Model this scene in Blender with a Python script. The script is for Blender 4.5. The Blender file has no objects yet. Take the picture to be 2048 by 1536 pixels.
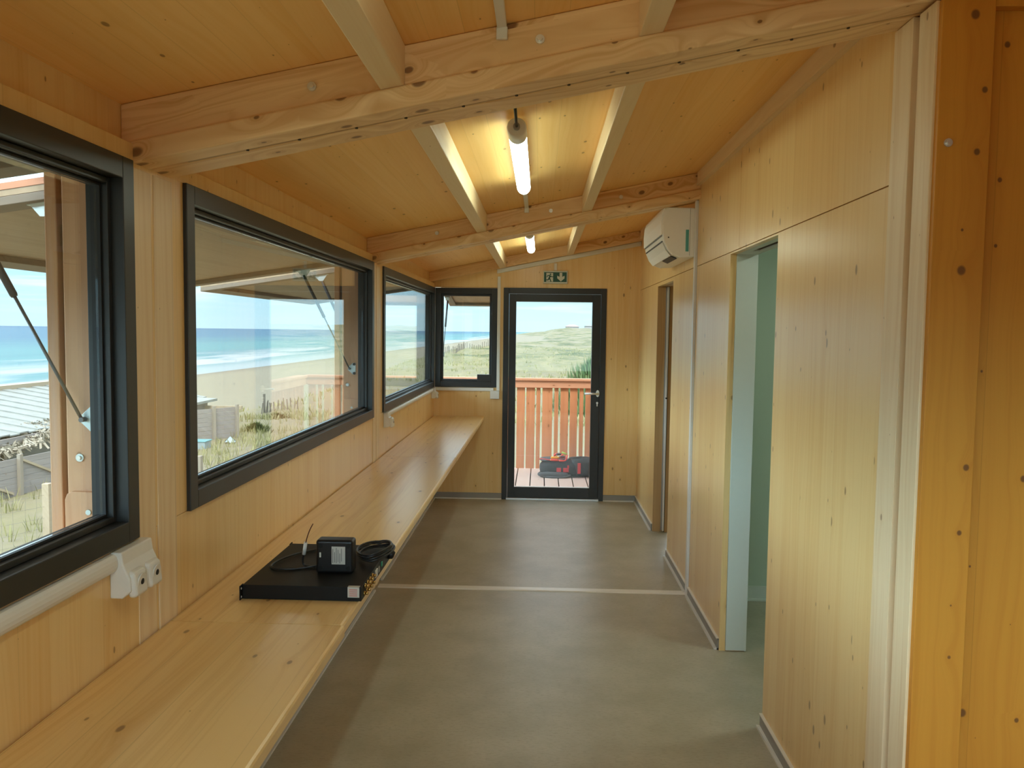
import bpy, bmesh, math, random
import numpy as np
from mathutils import Vector, Matrix
R = random.Random(7)
S = bpy.context.scene
COL = S.collection
PI = math.pi

# ------------------------------------------------------------------ camera
def cam_matrix(yaw, pitch, roll):
    B = np.array([[1, 0, 0], [0, 0, -1], [0, 1, 0]], float)
    cy, sy, cp, sp, cr, sr = (f(a) for a in (yaw, pitch, roll) for f in (math.cos, math.sin))
    Ry = np.array([[cy, 0, sy], [0, 1, 0], [-sy, 0, cy]])
    Rp = np.array([[1, 0, 0], [0, cp, -sp], [0, sp, cp]])
    Rr = np.array([[cr, -sr, 0], [sr, cr, 0], [0, 0, 1]])
    return Rr @ Rp @ Ry @ B
_M = cam_matrix(0.0350, 0.06456, 0.01248)
cd = bpy.data.cameras.new('camera')
cam = bpy.data.objects.new('camera', cd)
COL.objects.link(cam)
cd.sensor_width = 36.0
cd.lens = 1612.3 / 2048 * 36.0
cd.clip_start, cd.clip_end = 0.02, 40000
m = Matrix.Identity(4)
for i in range(3):
    m[i][0], m[i][1], m[i][2] = _M[0][i], -_M[1][i], -_M[2][i]
m[2][3] = 1.65
cam.matrix_world = m
S.camera = cam

# ------------------------------------------------------------------ colour management, world, sun
S.view_settings.view_transform = 'Standard'
S.view_settings.look = 'None'
S.view_settings.gamma = 1.0
S.view_settings.use_curve_mapping = False
S.view_settings.exposure = 1.42
S.cycles.max_bounces = 12
S.cycles.diffuse_bounces = 8
S.cycles.glossy_bounces = 5
S.cycles.transparent_max_bounces = 24
S.cycles.sample_clamp_indirect = 6.0
S.cycles.caustics_reflective = False

class NT:
    """small node-tree helper"""
    def __init__(s, tree):
        s.t = tree
    def n(s, typ, props=None, **ins):
        nd = s.t.nodes.new(typ)
        for k, v in (props or {}).items():
            setattr(nd, k, v)
        for k, v in ins.items():
            k = k.replace('_', ' ')
            sock = nd.inputs[int(k[1:])] if k[0] == 'i' and k[1:].isdigit() else nd.inputs[k]
            s.set(sock, v)
        return nd
    def set(s, sock, v):
        if isinstance(v, bpy.types.NodeSocket):
            s.t.links.new(v, sock)
        elif isinstance(v, bpy.types.Node):
            s.t.links.new(v.outputs[0], sock)
        else:
            if sock.type == 'RGBA' and len(v) == 3:
                v = (*v, 1)
            sock.default_value = v
    def m(s, op, a, b=0.0, c=0.0, clamp=False):
        nd = s.t.nodes.new('ShaderNodeMath')
        nd.operation = op
        nd.use_clamp = clamp
        s.set(nd.inputs[0], a); s.set(nd.inputs[1], b); s.set(nd.inputs[2], c)
        return nd.outputs[0]
    def mix(s, fac, a, b, blend='MIX'):
        nd = s.t.nodes.new('ShaderNodeMix')
        nd.data_type = 'RGBA'
        nd.blend_type = blend
        nd.clamp_factor = True
        s.set(nd.inputs[0], fac); s.set(nd.inputs[6], a); s.set(nd.inputs[7], b)
        return nd.outputs[2]
    def ramp(s, fac, lo, hi, smooth=True):
        nd = s.t.nodes.new('ShaderNodeMapRange')
        nd.interpolation_type = 'SMOOTHSTEP' if smooth else 'LINEAR'
        s.set(nd.inputs[0], fac)
        nd.inputs[1].default_value, nd.inputs[2].default_value = lo, hi
        return nd.outputs[0]
    def xyz(s, v):
        nd = s.t.nodes.new('ShaderNodeSeparateXYZ')
        s.set(nd.inputs[0], v)
        return nd.outputs
    def comb(s, x=0.0, y=0.0, z=0.0):
        nd = s.t.nodes.new('ShaderNodeCombineXYZ')
        s.set(nd.inputs[0], x); s.set(nd.inputs[1], y); s.set(nd.inputs[2], z)
        return nd.outputs[0]
    def noise(s, vec, scale=1.0, detail=3.0, rough=0.5, dist=0.0):
        nd = s.n('ShaderNodeTexNoise', None, Vector=vec, Scale=scale, Detail=detail, Roughness=rough, Distortion=dist)
        return nd.outputs[0]

SKY_HI = 7.6          # how much brighter the added sky band is than the clear band over the sea
SUN = 1.9
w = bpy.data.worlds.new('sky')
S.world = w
w.use_nodes = True
t = NT(w.node_tree)
w.node_tree.nodes.clear()
tc = t.n('ShaderNodeTexCoord')
x, y, z = t.xyz(tc.outputs['Generated'])
zz = t.m('MAXIMUM', z, 0.0)
d = t.m('ADD', zz, 0.035)
cv = t.comb(t.m('DIVIDE', x, d), t.m('DIVIDE', y, d), 0.0)
cl = t.noise(cv, 0.30, 6, 0.58, 0.4)
cl = t.ramp(cl, 0.44, 0.66)
cl = t.m('MULTIPLY', cl, t.ramp(zz, 0.004, 0.045))
base = t.mix(t.ramp(zz, 0.0, 0.08), (0.325, 0.48, 0.555), (0.25, 0.455, 0.56))
base = t.mix(t.ramp(zz, 0.08, 0.4), base, (0.80, 0.90, 1.0))
c = t.mix(t.m('MULTIPLY', cl, 0.85), base, (0.49, 0.55, 0.57))
# bright band added to south and west sky to light the room, clear below
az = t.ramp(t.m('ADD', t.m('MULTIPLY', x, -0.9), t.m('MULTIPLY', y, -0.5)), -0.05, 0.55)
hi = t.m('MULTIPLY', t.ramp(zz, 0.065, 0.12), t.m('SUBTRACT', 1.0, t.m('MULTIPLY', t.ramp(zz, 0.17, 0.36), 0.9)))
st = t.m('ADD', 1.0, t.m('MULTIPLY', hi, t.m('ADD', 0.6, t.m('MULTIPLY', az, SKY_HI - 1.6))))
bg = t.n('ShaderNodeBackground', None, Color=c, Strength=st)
out = t.n('ShaderNodeOutputWorld', None, Surface=bg)

sd = bpy.data.lights.new('sun', 'SUN')
sd.energy = SUN
sd.angle = math.radians(20)
sd.color = (1.0, 0.95, 0.86)
so = bpy.data.objects.new('sun', sd)
COL.objects.link(so)
so.rotation_euler = Vector((0.12, -0.70, 1.10)).to_track_quat('Z', 'Y').to_euler()

# ------------------------------------------------------------------ materials
MATS = {}
def new_mat(name):
    mt = bpy.data.materials.new(name)
    mt.use_nodes = True
    mt.node_tree.nodes.clear()
    MATS[name] = mt
    return mt, NT(mt.node_tree)

def finish(t, color, rough=0.5, metal=0.0, spec=0.5, bump=None, bstr=0.1, bdist=0.01, **kw):
    b = t.n('ShaderNodeBsdfPrincipled', None, Base_Color=color, Roughness=rough, Metallic=metal)
    b.inputs['Specular IOR Level'].default_value = spec
    for k, v in kw.items():
        t.set(b.inputs[k.replace('_', ' ')], v)
    if bump is not None:
        bn = t.n('ShaderNodeBump', None, Strength=bstr, Distance=bdist, Height=bump)
        t.set(b.inputs['Normal'], bn.outputs[0])
    t.n('ShaderNodeOutputMaterial', None, Surface=b)
    return b

def plain(name, col, rough=0.5, metal=0.0, spec=0.5, var=0.0, scale=30.0, **kw):
    mt, t = new_mat(name)
    if var:
        p = t.n('ShaderNodeTexCoord').outputs['Object']
        nz = t.noise(p, scale, 4, 0.6)
        c = t.mix(nz, tuple(v * (1 - var) for v in col), tuple(min(1, v * (1 + var)) for v in col))
    else:
        c = (*col, 1)
    finish(t, c, rough, metal, spec, **kw)
    return mt

def wood(name, axis, light, dark, knot=(0.16, 0.065, 0.02), stave=0.12, seam=0.35, knots=1.0, rough=0.42,
         spec=0.5, ksize=1.0, grain=0.5, gfreq=60.0, ring=2.5, offs=0.0, tint=0.16, ku=4.5, kv=9.0, shear=0.0, kdark=0.65):
    """spruce / larch: staves along an axis, stretched grain, elliptical knots, hairline joints"""
    mt, t = new_mat(name)
    p = t.n('ShaderNodeTexCoord').outputs['Object']
    x, y, z = t.xyz(p)
    if axis == 'X':
        u, v, h = x, t.m('ADD', t.m('SUBTRACT', z, t.m('MULTIPLY', x, shear)), t.m('MULTIPLY', y, 0.93)), t.m('SUBTRACT', z, y)
    elif axis == 'Y':
        u, v, h = y, t.m('ADD', x, t.m('MULTIPLY', z, 0.71)), t.m('SUBTRACT', z, x)
    else:
        u, v, h = z, t.m('ADD', y, t.m('MULTIPLY', x, 0.93)), t.m('SUBTRACT', x, y)
    v = t.m('ADD', v, 20.0 + offs)
    si = t.m('FLOOR', t.m('DIVIDE', v, stave))
    sf = t.m('FRACT', t.m('DIVIDE', v, stave))
    wn = t.n('ShaderNodeTexWhiteNoise', {'noise_dimensions': '1D'}, W=si)
    rnd = wn.outputs[0]
    u2 = t.m('ADD', u, t.m('MULTIPLY', rnd, 37.0))
    # grain lines
    warp = t.noise(t.comb(t.m('MULTIPLY', u2, 1.1), t.m('MULTIPLY', v, 6.0), rnd), 1.0, 2, 0.5)
    dist = None
    bend = 0.0
    if knots > 0:
        vo = t.n('ShaderNodeTexVoronoi', {'voronoi_dimensions': '2D', 'feature': 'F1'},
                 Vector=t.comb(t.m('MULTIPLY', u2, ku), t.m('MULTIPLY', v, kv), 0.0), Scale=1.0, Randomness=1.0)
        dist = t.m('ADD', vo.outputs['Distance'], t.m('MULTIPLY', t.m('SUBTRACT', warp, 0.5), 0.05))
        cr, cg, cb = t.xyz(vo.outputs['Color'])
        has = t.m('GREATER_THAN', cg, 1.0 - 0.62 * knots)
        size = t.m('MULTIPLY', t.m('MULTIPLY', t.m('POWER', cr, 2.2), 0.105 * ksize), has)
        # grain lines bend into rings around the larger knots
        bend = t.m('MULTIPLY', t.m('MULTIPLY', size, 10.0 * ring), t.m('POWER', 2.718, t.m('MULTIPLY', dist, -5.0)))
    g = t.noise(t.comb(t.m('MULTIPLY', u2, 0.7), t.m('ADD', t.m('ADD', t.m('MULTIPLY', v, gfreq), bend), t.m('MULTIPLY', warp, 7.0)), rnd), 1.0, 3, 0.6)
    broad = t.noise(t.comb(t.m('MULTIPLY', u2, 0.5), t.m('MULTIPLY', v, 9.0), rnd), 1.0, 3, 0.55, 0.3)
    f = t.m('ADD', t.m('MULTIPLY', t.ramp(g, 0.35, 0.75), grain), t.m('MULTIPLY', t.ramp(broad, 0.40, 0.75), 0.45))
    f = t.m('ADD', f, t.m('MULTIPLY', t.m('SUBTRACT', rnd, 0.5), tint * 2))
    c = t.mix(f, light, dark)
    # knots
    if knots > 0:
        k = t.m('SUBTRACT', 1.0, t.m('DIVIDE', dist, t.m('ADD', size, 1e-4)), clamp=True)
        core = t.ramp(k, 0.0, 0.45)
        halo = t.m('SUBTRACT', 1.0, t.m('DIVIDE', dist, t.m('ADD', t.m('MULTIPLY', size, 2.8), 1e-4)), clamp=True)
        c = t.mix(t.m('MULTIPLY', halo, 0.5), c, dark)
        c = t.mix(t.m('MULTIPLY', core, kdark), c, knot)
    if seam > 0:
        edge = t.m('LESS_THAN', sf, 0.0022 / stave)
        c = t.mix(t.m('MULTIPLY', edge, t.m('MULTIPLY', seam, t.m('ADD', 0.25, wn.outputs[0]))), c, tuple(a * 0.35 for a in dark))
    finish(t, c, rough, 0.0, spec, bump=g, bstr=0.05, bdist=0.002)
    return mt

L1, D1 = (0.83, 0.585, 0.265), (0.75, 0.465, 0.17)
wood('spruce_wall', 'Z', L1, D1, stave=0.105, knots=0.9, rough=0.29, seam=0.15, ksize=0.9, tint=0.24)
wood('spruce_ceiling', 'Y', (0.92, 0.585, 0.225), (0.86, 0.50, 0.155), stave=0.10, knots=1.0, rough=0.5, spec=0.2, ksize=0.9, seam=0.18, tint=0.22)
wood('spruce_bench', 'Y', (0.84, 0.60, 0.27), (0.66, 0.39, 0.125), stave=0.115, knots=0.95, rough=0.28, ksize=0.95, seam=0.35, tint=0.38)
wood('spruce_beam', 'X', (0.88, 0.64, 0.35), (0.62, 0.35, 0.135), stave=0.30, knots=1.15, rough=0.45, spec=0.3, seam=0.0, ksize=1.35, ku=5.5, kv=8.0, grain=0.85, gfreq=30.0, ring=4.0, tint=0.05, shear=0.202, kdark=0.8)
wood('spruce_rafter', 'Y', (0.82, 0.65, 0.41), (0.74, 0.53, 0.28), stave=0.3, knots=0.5, rough=0.5, spec=0.2, seam=0.0, ksize=0.7)
wood('spruce_post', 'Z', (0.82, 0.64, 0.40), (0.70, 0.47, 0.23), stave=0.09, knots=0.7, rough=0.45, seam=0.2, ksize=0.7)
wood('spruce_near_shaded', 'Z', (0.62, 0.265, 0.034), (0.52, 0.195, 0.022), stave=0.14, knots=0.85, rough=0.5, spec=0.22, ksize=1.05, ku=6.5, kv=8.0, seam=0.2, kdark=0.9)  # same spruce, darkened: the near end's shade is put into the colour
wood('spruce_edge', 'Y', (0.62, 0.40, 0.17), (0.48, 0.26, 0.09), stave=0.02, knots=0.0, rough=0.6, seam=0.0)
wood('jamb_wood', 'Z', (0.50, 0.30, 0.12), (0.38, 0.20, 0.07), stave=0.2, knots=0.3, rough=0.5, seam=0.0)
wood('larch_post', 'Z', (0.66, 0.38, 0.22), (0.54, 0.27, 0.14), stave=0.25, knots=0.4, rough=0.6, seam=0.0, ksize=0.9)
wood('larch_board', 'Z', (0.50, 0.215, 0.10), (0.38, 0.14, 0.06), stave=0.11, knots=0.6, rough=0.65, seam=0.0, ksize=1.1)
wood('larch_rail', 'X', (0.50, 0.25, 0.15), (0.40, 0.18, 0.10), stave=0.3, knots=0.3, rough=0.6, seam=0.0)
wood('deck_board', 'Y', (0.62, 0.48, 0.41), (0.55, 0.41, 0.34), stave=0.157, knots=0.1, rough=0.6, seam=0.0, grain=0.3)
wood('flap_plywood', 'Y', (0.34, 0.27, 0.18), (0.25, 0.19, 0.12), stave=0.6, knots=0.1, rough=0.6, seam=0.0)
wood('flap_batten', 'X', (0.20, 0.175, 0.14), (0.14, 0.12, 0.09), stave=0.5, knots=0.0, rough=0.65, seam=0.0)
wood('grey_timber', 'Y', (0.25, 0.235, 0.23), (0.18, 0.165, 0.155), stave=0.16, knots=0.1, rough=0.85, seam=0.8)
wood('grey_post', 'Z', (0.27, 0.24, 0.20), (0.20, 0.175, 0.14), stave=0.2, knots=0.1, rough=0.85, seam=0.0)
wood('pale_timber', 'Y', (0.36, 0.30, 0.215), (0.28, 0.225, 0.15), stave=0.3, knots=0.2, rough=0.8, seam=0.0)

plain('frame_black', (0.022, 0.021, 0.019), 0.38, 0.0, 0.5, var=0.1)
plain('gasket', (0.008, 0.008, 0.009), 0.55)
plain('white_plastic', (0.74, 0.72, 0.66), 0.38, 0.0, 0.5, var=0.03)
plain('white_paint', (0.62, 0.68, 0.62), 0.55, var=0.02)
plain('pale_green_wall', (0.50, 0.60, 0.48), 0.6, var=0.02)
plain('ac_white', (0.92, 0.90, 0.85), 0.36, var=0.02)
plain('ac_dark', (0.03, 0.028, 0.025), 0.5)
plain('tape_teal', (0.10, 0.40, 0.36), 0.45)
plain('skirting_grey', (0.30, 0.28, 0.25), 0.45, var=0.05)
plain('strip_grey', (0.76, 0.74, 0.70), 0.35, var=0.04)
plain('steel', (0.80, 0.79, 0.74), 0.30, 0.75)
plain('alu', (0.70, 0.69, 0.66), 0.35, 1.0)
plain('zinc', (0.60, 0.66, 0.64), 0.42, 0.6)
plain('strut_black', (0.03, 0.035, 0.045), 0.35)
plain('strut_grey', (0.12, 0.13, 0.14), 0.4, 0.3)
plain('rack_black', (0.006, 0.0055, 0.005), 0.5, 0.0, 0.25, var=0.15, scale=120)
plain('adapter_black', (0.007, 0.007, 0.0075), 0.36, 0.0, 0.35)
plain('cable_black', (0.015, 0.014, 0.014), 0.38)
plain('cable_red', (0.10, 0.02, 0.02), 0.4)
plain('brass', (0.55, 0.36, 0.12), 0.3, 1.0)
plain('port_green', (0.03, 0.30, 0.16), 0.4)
plain('label_paper', (0.50, 0.49, 0.44), 0.6)
plain('label_ink', (0.10, 0.10, 0.10), 0.6)
plain('label_red', (0.55, 0.06, 0.04), 0.6)
plain('sign_green', (0.012, 0.085, 0.055), 0.5)
plain('sign_white', (0.62, 0.64, 0.56), 0.5)
plain('bag_fabric', (0.016, 0.0165, 0.018), 0.8, var=0.35, scale=60)
plain('bag_grey', (0.075, 0.08, 0.085), 0.75, var=0.2, scale=60)
plain('bag_red', (0.52, 0.035, 0.04), 0.6)
plain('tool_red', (0.75, 0.07, 0.05), 0.4)
plain('tool_yellow', (0.85, 0.42, 0.05), 0.4)
plain('tool_green', (0.40, 0.62, 0.10), 0.4)
plain('crate_teal', (0.10, 0.27, 0.30), 0.5, var=0.1)
plain('crate_grey', (0.22, 0.28, 0.30), 0.6, var=0.1)
plain('sheet_blue', (0.28, 0.36, 0.39), 0.6, var=0.1)
plain('roof_sheet', (0.23, 0.25, 0.24), 0.55, 0.2, var=0.3, scale=3)
plain('shed_grey', (0.14, 0.155, 0.15), 0.8, var=0.2, scale=4)
plain('house_wall', (0.28, 0.26, 0.25), 0.8)
plain('house_roof', (0.27, 0.20, 0.185), 0.8)
plain('wire', (0.20, 0.19, 0.16), 0.6, 0.3)
plain('picket', (0.14, 0.125, 0.10), 0.9, var=0.3, scale=2)
plain('shadow_gap', (0.05, 0.03, 0.015), 0.8)

def emit(name, col, s):
    mt, t = new_mat(name)
    e = t.n('ShaderNodeEmission', None, Color=col, Strength=s)
    t.n('ShaderNodeOutputMaterial', None, Surface=e)
LAMP = 6.5
emit('tube_light', (0.82, 1.0, 0.84), LAMP)
emit('fill_light', (0.88, 1.0, 0.88), 16.0)  # glow of the added side-room lamp

def glass():
    mt, t = new_mat('glass')
    ge = t.n('ShaderNodeNewGeometry')
    dt = t.n('ShaderNodeVectorMath', {'operation': 'DOT_PRODUCT'}, i0=ge.outputs['Normal'], i1=ge.outputs['Incoming'])
    co = t.m('ABSOLUTE', dt.outputs['Value'])
    p5 = t.m('POWER', t.m('SUBTRACT', 1.0, co, clamp=True), 5.0)
    fr = t.m('ADD', 0.045, t.m('MULTIPLY', p5, 0.955))
    tr = t.n('ShaderNodeBsdfTransparent', None, Color=(0.955, 0.975, 0.965))
    gl = t.n('ShaderNodeBsdfGlossy', None, Color=(1, 1, 1), Roughness=0.0)
    mx = t.n('ShaderNodeMixShader', None, i0=fr, i1=tr, i2=gl)
    t.n('ShaderNodeOutputMaterial', None, Surface=mx)
glass()

def floor_mat():
    mt, t = new_mat('vinyl_floor')
    p = t.n('ShaderNodeTexCoord').outputs['Object']
    a = t.noise(p, 3.0, 5, 0.6)
    sp = t.noise(t.n('ShaderNodeVectorMath', {'operation': 'MULTIPLY'}, i0=p, i1=(1.0, 2.2, 1.0)).outputs[0], 42.0, 4, 0.7)
    c = t.mix(t.ramp(a, 0.3, 0.7), (0.36, 0.33, 0.245), (0.45, 0.415, 0.325))
    c = t.mix(t.m('MULTIPLY', t.ramp(sp, 0.45, 0.75), 0.55), c, (0.28, 0.24, 0.17))
    finish(t, c, 0.40, 0.0, 0.45)
floor_mat()

def ground_mat():
    mt, t = new_mat('dune_ground')
    p = t.n('ShaderNodeNewGeometry').outputs['Position']
    x, y, z = t.xyz(p)
    n1 = t.noise(p, 0.045, 6, 0.62)
    n2 = t.noise(p, 0.9, 5, 0.65)
    st = t.n('ShaderNodeVectorMath', {'operation': 'MULTIPLY'}, i0=p, i1=(0.5, 0.09, 0.3)).outputs[0]
    n3 = t.noise(st, 0.7, 5, 0.7)
    sand = t.mix(n2, (0.175, 0.160, 0.118), (0.225, 0.209, 0.160))
    wet = t.ramp(t.m('ADD', x, t.m('MULTIPLY', n3, 10.0)), -64.0, -73.0, False)
    sand = t.mix(t.m('MULTIPLY', wet, 0.6), sand, (0.125, 0.115, 0.096))
    g = t.mix(t.ramp(n3, 0.35, 0.65), (0.115, 0.122, 0.050), (0.200, 0.185, 0.105))
    g = t.mix(t.m('MULTIPLY', t.ramp(n1, 0.50, 0.60), t.ramp(y, 90.0, 180.0)), g, (0.062, 0.082, 0.036))
    zs = t.m('SUBTRACT', z, t.m('MULTIPLY', t.ramp(y, 330.0, 800.0), 3.4))
    veg = t.ramp(t.m('ADD', zs, t.m('MULTIPLY', n1, 2.0)), -4.2, -2.4)
    patch = t.ramp(t.m('ADD', t.m('MULTIPLY', n2, 0.7), t.m('MULTIPLY', n3, 0.5)), 0.46, 0.68)
    near = t.ramp(y, 60.0, 140.0)
    veg = t.m('MULTIPLY', veg, t.m('ADD', t.m('MULTIPLY', patch, 0.65), t.m('MULTIPLY', near, 0.48)))
    bare = t.m('MULTIPLY', t.ramp(n1, 0.52, 0.40), t.ramp(y, 120.0, 320.0))
    veg = t.m('MULTIPLY', veg, t.m('SUBTRACT', 1.0, t.m('MULTIPLY', bare, 0.85)))
    c = t.mix(veg, sand, g)
    finish(t, c, 0.9, 0.0, 0.1, bump=n2, bstr=0.5, bdist=0.15)
ground_mat()

def sea_mat():
    mt, t = new_mat('sea_water')
    p = t.n('ShaderNodeNewGeometry').outputs['Position']
    x, y, z = t.xyz(p)
    off = t.m('SUBTRACT', -80.0, x)          # distance out from the water line
    deep = t.mix(t.ramp(off, 60.0, 420.0), (0.058, 0.163, 0.180), (0.034, 0.102, 0.163))
    deep = t.mix(t.ramp(off, 500.0, 5000.0), deep, (0.031, 0.082, 0.150))
    st = t.n('ShaderNodeVectorMath', {'operation': 'MULTIPLY'}, i0=p, i1=(1.0, 0.16, 1.0)).outputs[0]
    n1 = t.noise(st, 0.045, 6, 0.65, 0.5)
    n2 = t.noise(st, 0.012, 5, 0.6, 0.3)
    foam = t.m('MULTIPLY', t.ramp(n1, 0.46, 0.60), t.m('SUBTRACT', 1.0, t.ramp(off, 25.0, 85.0)))
    foam2 = t.m('MULTIPLY', t.ramp(n1, 0.62, 0.72), t.m('SUBTRACT', 1.0, t.ramp(off, 90.0, 330.0)))
    wash = t.m('SUBTRACT', 1.0, t.ramp(off, 3.0, 28.0))
    f = t.m('MAXIMUM', t.m('MAXIMUM', foam, foam2), t.m('MULTIPLY', wash, 0.7))
    c = t.mix(t.m('MULTIPLY', t.ramp(n2, 0.45, 0.7), 0.35), deep, (0.020, 0.075, 0.129))
    c = t.mix(f, c, (0.272, 0.299, 0.313))
    finish(t, c, 0.6, 0.0, 0.15)
sea_mat()

def leaf(name, a, b):
    mt, t = new_mat(name)
    oi = t.n('ShaderNodeNewGeometry').outputs['Random Per Island']
    finish(t, t.mix(oi, a, b), 0.8, 0.0, 0.15)
leaf('marram', (0.17, 0.18, 0.07), (0.32, 0.30, 0.17))
leaf('tamarisk', (0.07, 0.13, 0.05), (0.17, 0.23, 0.10))
leaf('low_shrub', (0.07, 0.09, 0.03), (0.18, 0.19, 0.08))
leaf('thatch', (0.20, 0.18, 0.14), (0.42, 0.40, 0.34))

# ------------------------------------------------------------------ mesh builder and tagging
def base_of(o):
    while o:
        if o.name in BASES:
            return Vector(BASES[o.name])
        o = o.parent
    return Vector((0, 0, 0))
BASES = {}
class MB:
    def __init__(s):
        s.v, s.f, s.mi, s.sm = [], [], [], []
    def add(s, vs, fs, mi=0, smooth=False):
        o = len(s.v)
        s.v += [tuple(v) for v in vs]
        for f in fs:
            s.f.append([i + o for i in f]); s.mi.append(mi); s.sm.append(smooth)
        return s
    def hexa(s, p, mi=0):      # p: 4 bottom (ccw from above) then 4 top
        return s.add(p, [(3, 2, 1, 0), (4, 5, 6, 7), (0, 1, 5, 4), (1, 2, 6, 5), (2, 3, 7, 6), (3, 0, 4, 7)], mi)
    def box(s, x0, x1, y0, y1, z0, z1, mi=0):
        return s.hexa([(x0, y0, z0), (x1, y0, z0), (x1, y1, z0), (x0, y1, z0), (x0, y0, z1), (x1, y0, z1), (x1, y1, z1), (x0, y1, z1)], mi)
    def slope(s, x0, x1, y0, y1, zb, zt, mi=0):   # zb, zt: functions of x
        return s.hexa([(x0, y0, zb(x0)), (x1, y0, zb(x1)), (x1, y1, zb(x1)), (x0, y1, zb(x0)),
                       (x0, y0, zt(x0)), (x1, y0, zt(x1)), (x1, y1, zt(x1)), (x0, y1, zt(x0))], mi)
    def prism(s, poly, a, b, mi=0, smooth=False):   # poly: list of 3-D points (planar, ccw seen from b side); a,b offsets
        n = len(poly)
        A = [Vector(p) + Vector(a) for p in poly]; B = [Vector(p) + Vector(b) for p in poly]
        fs = [tuple(range(n - 1, -1, -1)), tuple(range(n, 2 * n))]
        s.add(A + B, fs, mi)
        o = len(s.v) - 2 * n
        for i in range(n):
            j = (i + 1) % n
            s.f.append([o + i, o + j, o + n + j, o + n + i]); s.mi.append(mi); s.sm.append(smooth)
        return s
    def tube(s, path, r, n=8, mi=0, cap=True, smooth=True):
        P = [Vector(p) for p in path]
        rs = r if isinstance(r, (list, tuple)) else [r] * len(P)
        vs, fs, ref = [], [], None
        for i, p in enumerate(P):
            d = (P[min(i + 1, len(P) - 1)] - P[max(i - 1, 0)]).normalized()
            if ref is None:
                ref = Vector((0, 0, 1)) if abs(d.z) < 0.9 else Vector((1, 0, 0))
            a = d.cross(ref).normalized(); b = a.cross(d).normalized(); ref = b
            vs += [p + rs[i] * (a * math.cos(2 * PI * k / n) + b * math.sin(2 * PI * k / n)) for k in range(n)]
        for i in range(len(P) - 1):
            for k in range(n):
                fs.append((i * n + k, i * n + (k + 1) % n, (i + 1) * n + (k + 1) % n, (i + 1) * n + k))
        s.add(vs, fs, mi, smooth)
        if cap:
            o = len(s.v) - len(vs)
            s.f.append([o + k for k in range(n - 1, -1, -1)]); s.mi.append(mi); s.sm.append(False)
            s.f.append([o + (len(P) - 1) * n + k for k in range(n)]); s.mi.append(mi); s.sm.append(False)
        return s
    def cyl(s, p0, p1, r, n=16, mi=0, smooth=True):
        return s.tube([p0, p1], r, n, mi, True, smooth)
    def ball(s, c, rx, ry, rz, nu=14, nv=9, mi=0, pw=1.0):
        vs, fs = [], []
        sg = lambda v: math.copysign(abs(v) ** pw, v)
        for i in range(nv + 1):
            th = PI * i / nv
            for k in range(nu):
                ph = 2 * PI * k / nu
                vs.append((c[0] + rx * sg(math.sin(th)) * sg(math.cos(ph)), c[1] + ry * sg(math.sin(th)) * sg(math.sin(ph)), c[2] + rz * sg(math.cos(th))))
        for i in range(nv):
            for k in range(nu):
                fs.append((i * nu + k, (i + 1) * nu + k, (i + 1) * nu + (k + 1) % nu, i * nu + (k + 1) % nu))
        return s.add(vs, fs, mi, True)
    def build(s, name, mats, parent=None, bevel=0.0, seg=2, base=None, weld=False):
        off = Vector(base) if base is not None else base_of(parent)
        me = bpy.data.meshes.new(name)
        me.from_pydata([tuple(Vector(v) - off) for v in s.v], [], s.f)
        for mt in ([mats] if isinstance(mats, str) else mats):
            me.materials.append(MATS[mt])
        me.polygons.foreach_set('material_index', s.mi)
        me.polygons.foreach_set('use_smooth', s.sm)
        if weld:
            b = bmesh.new(); b.from_mesh(me)
            bmesh.ops.remove_doubles(b, verts=b.verts, dist=1e-5)
            bmesh.ops.recalc_face_normals(b, faces=b.faces)
            b.to_mesh(me); b.free()
        me.update()
        o = bpy.data.objects.new(name, me)
        COL.objects.link(o)
        if parent:
            o.parent = parent
        elif base is not None:
            o.location = off
            BASES[o.name] = tuple(off)
        if bevel:
            bv = o.modifiers.new('bevel', 'BEVEL')
            bv.width = bevel; bv.segments = seg; bv.limit_method = 'ANGLE'; bv.angle_limit = math.radians(40)
        return o

def tag(o, label=None, cat=None, group=None, kind=None):
    for k, v in (('label', label), ('category', cat), ('group', group), ('kind', kind)):
        if v:
            o[k] = v
    return o
def thing(name, label, cat, loc, group=None, kind=None):
    o = bpy.data.objects.new(name, None)
    o.empty_display_size = 0.05
    COL.objects.link(o)
    o.location = loc
    BASES[o.name] = tuple(loc)
    return tag(o, label, cat, group, kind)
def copy_tree(o, parent=None):
    c = o.copy()
    COL.objects.link(c)
    if parent:
        c.parent = parent
    for ch in list(o.children):
        copy_tree(ch, c)
    return c

XL, XR, YB = -1.045, 0.955, 7.87
SL = 0.202
soffit = lambda x: 2.068 + SL * (x - XL)
ceil = lambda x: soffit(x) + 0.160
liptop = lambda x: soffit(x) + 0.055
def off(f, d):
    return lambda x: f(x) + d

# ------------------------------------------------------------------ setting: floor, walls, ceiling
def struct(o, label, cat):
    return tag(o, label, cat, None, 'structure')

FX1 = 3.4                                           # the near bay opens out to the right, past the right-hand post
g = MB().box(-1.19, FX1 + 0.1, -0.95, 8.0, -0.10, 0.0)
struct(g.build('floor', 'vinyl_floor'), 'beige grey mottled vinyl floor of the cabin', 'floor')

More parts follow.
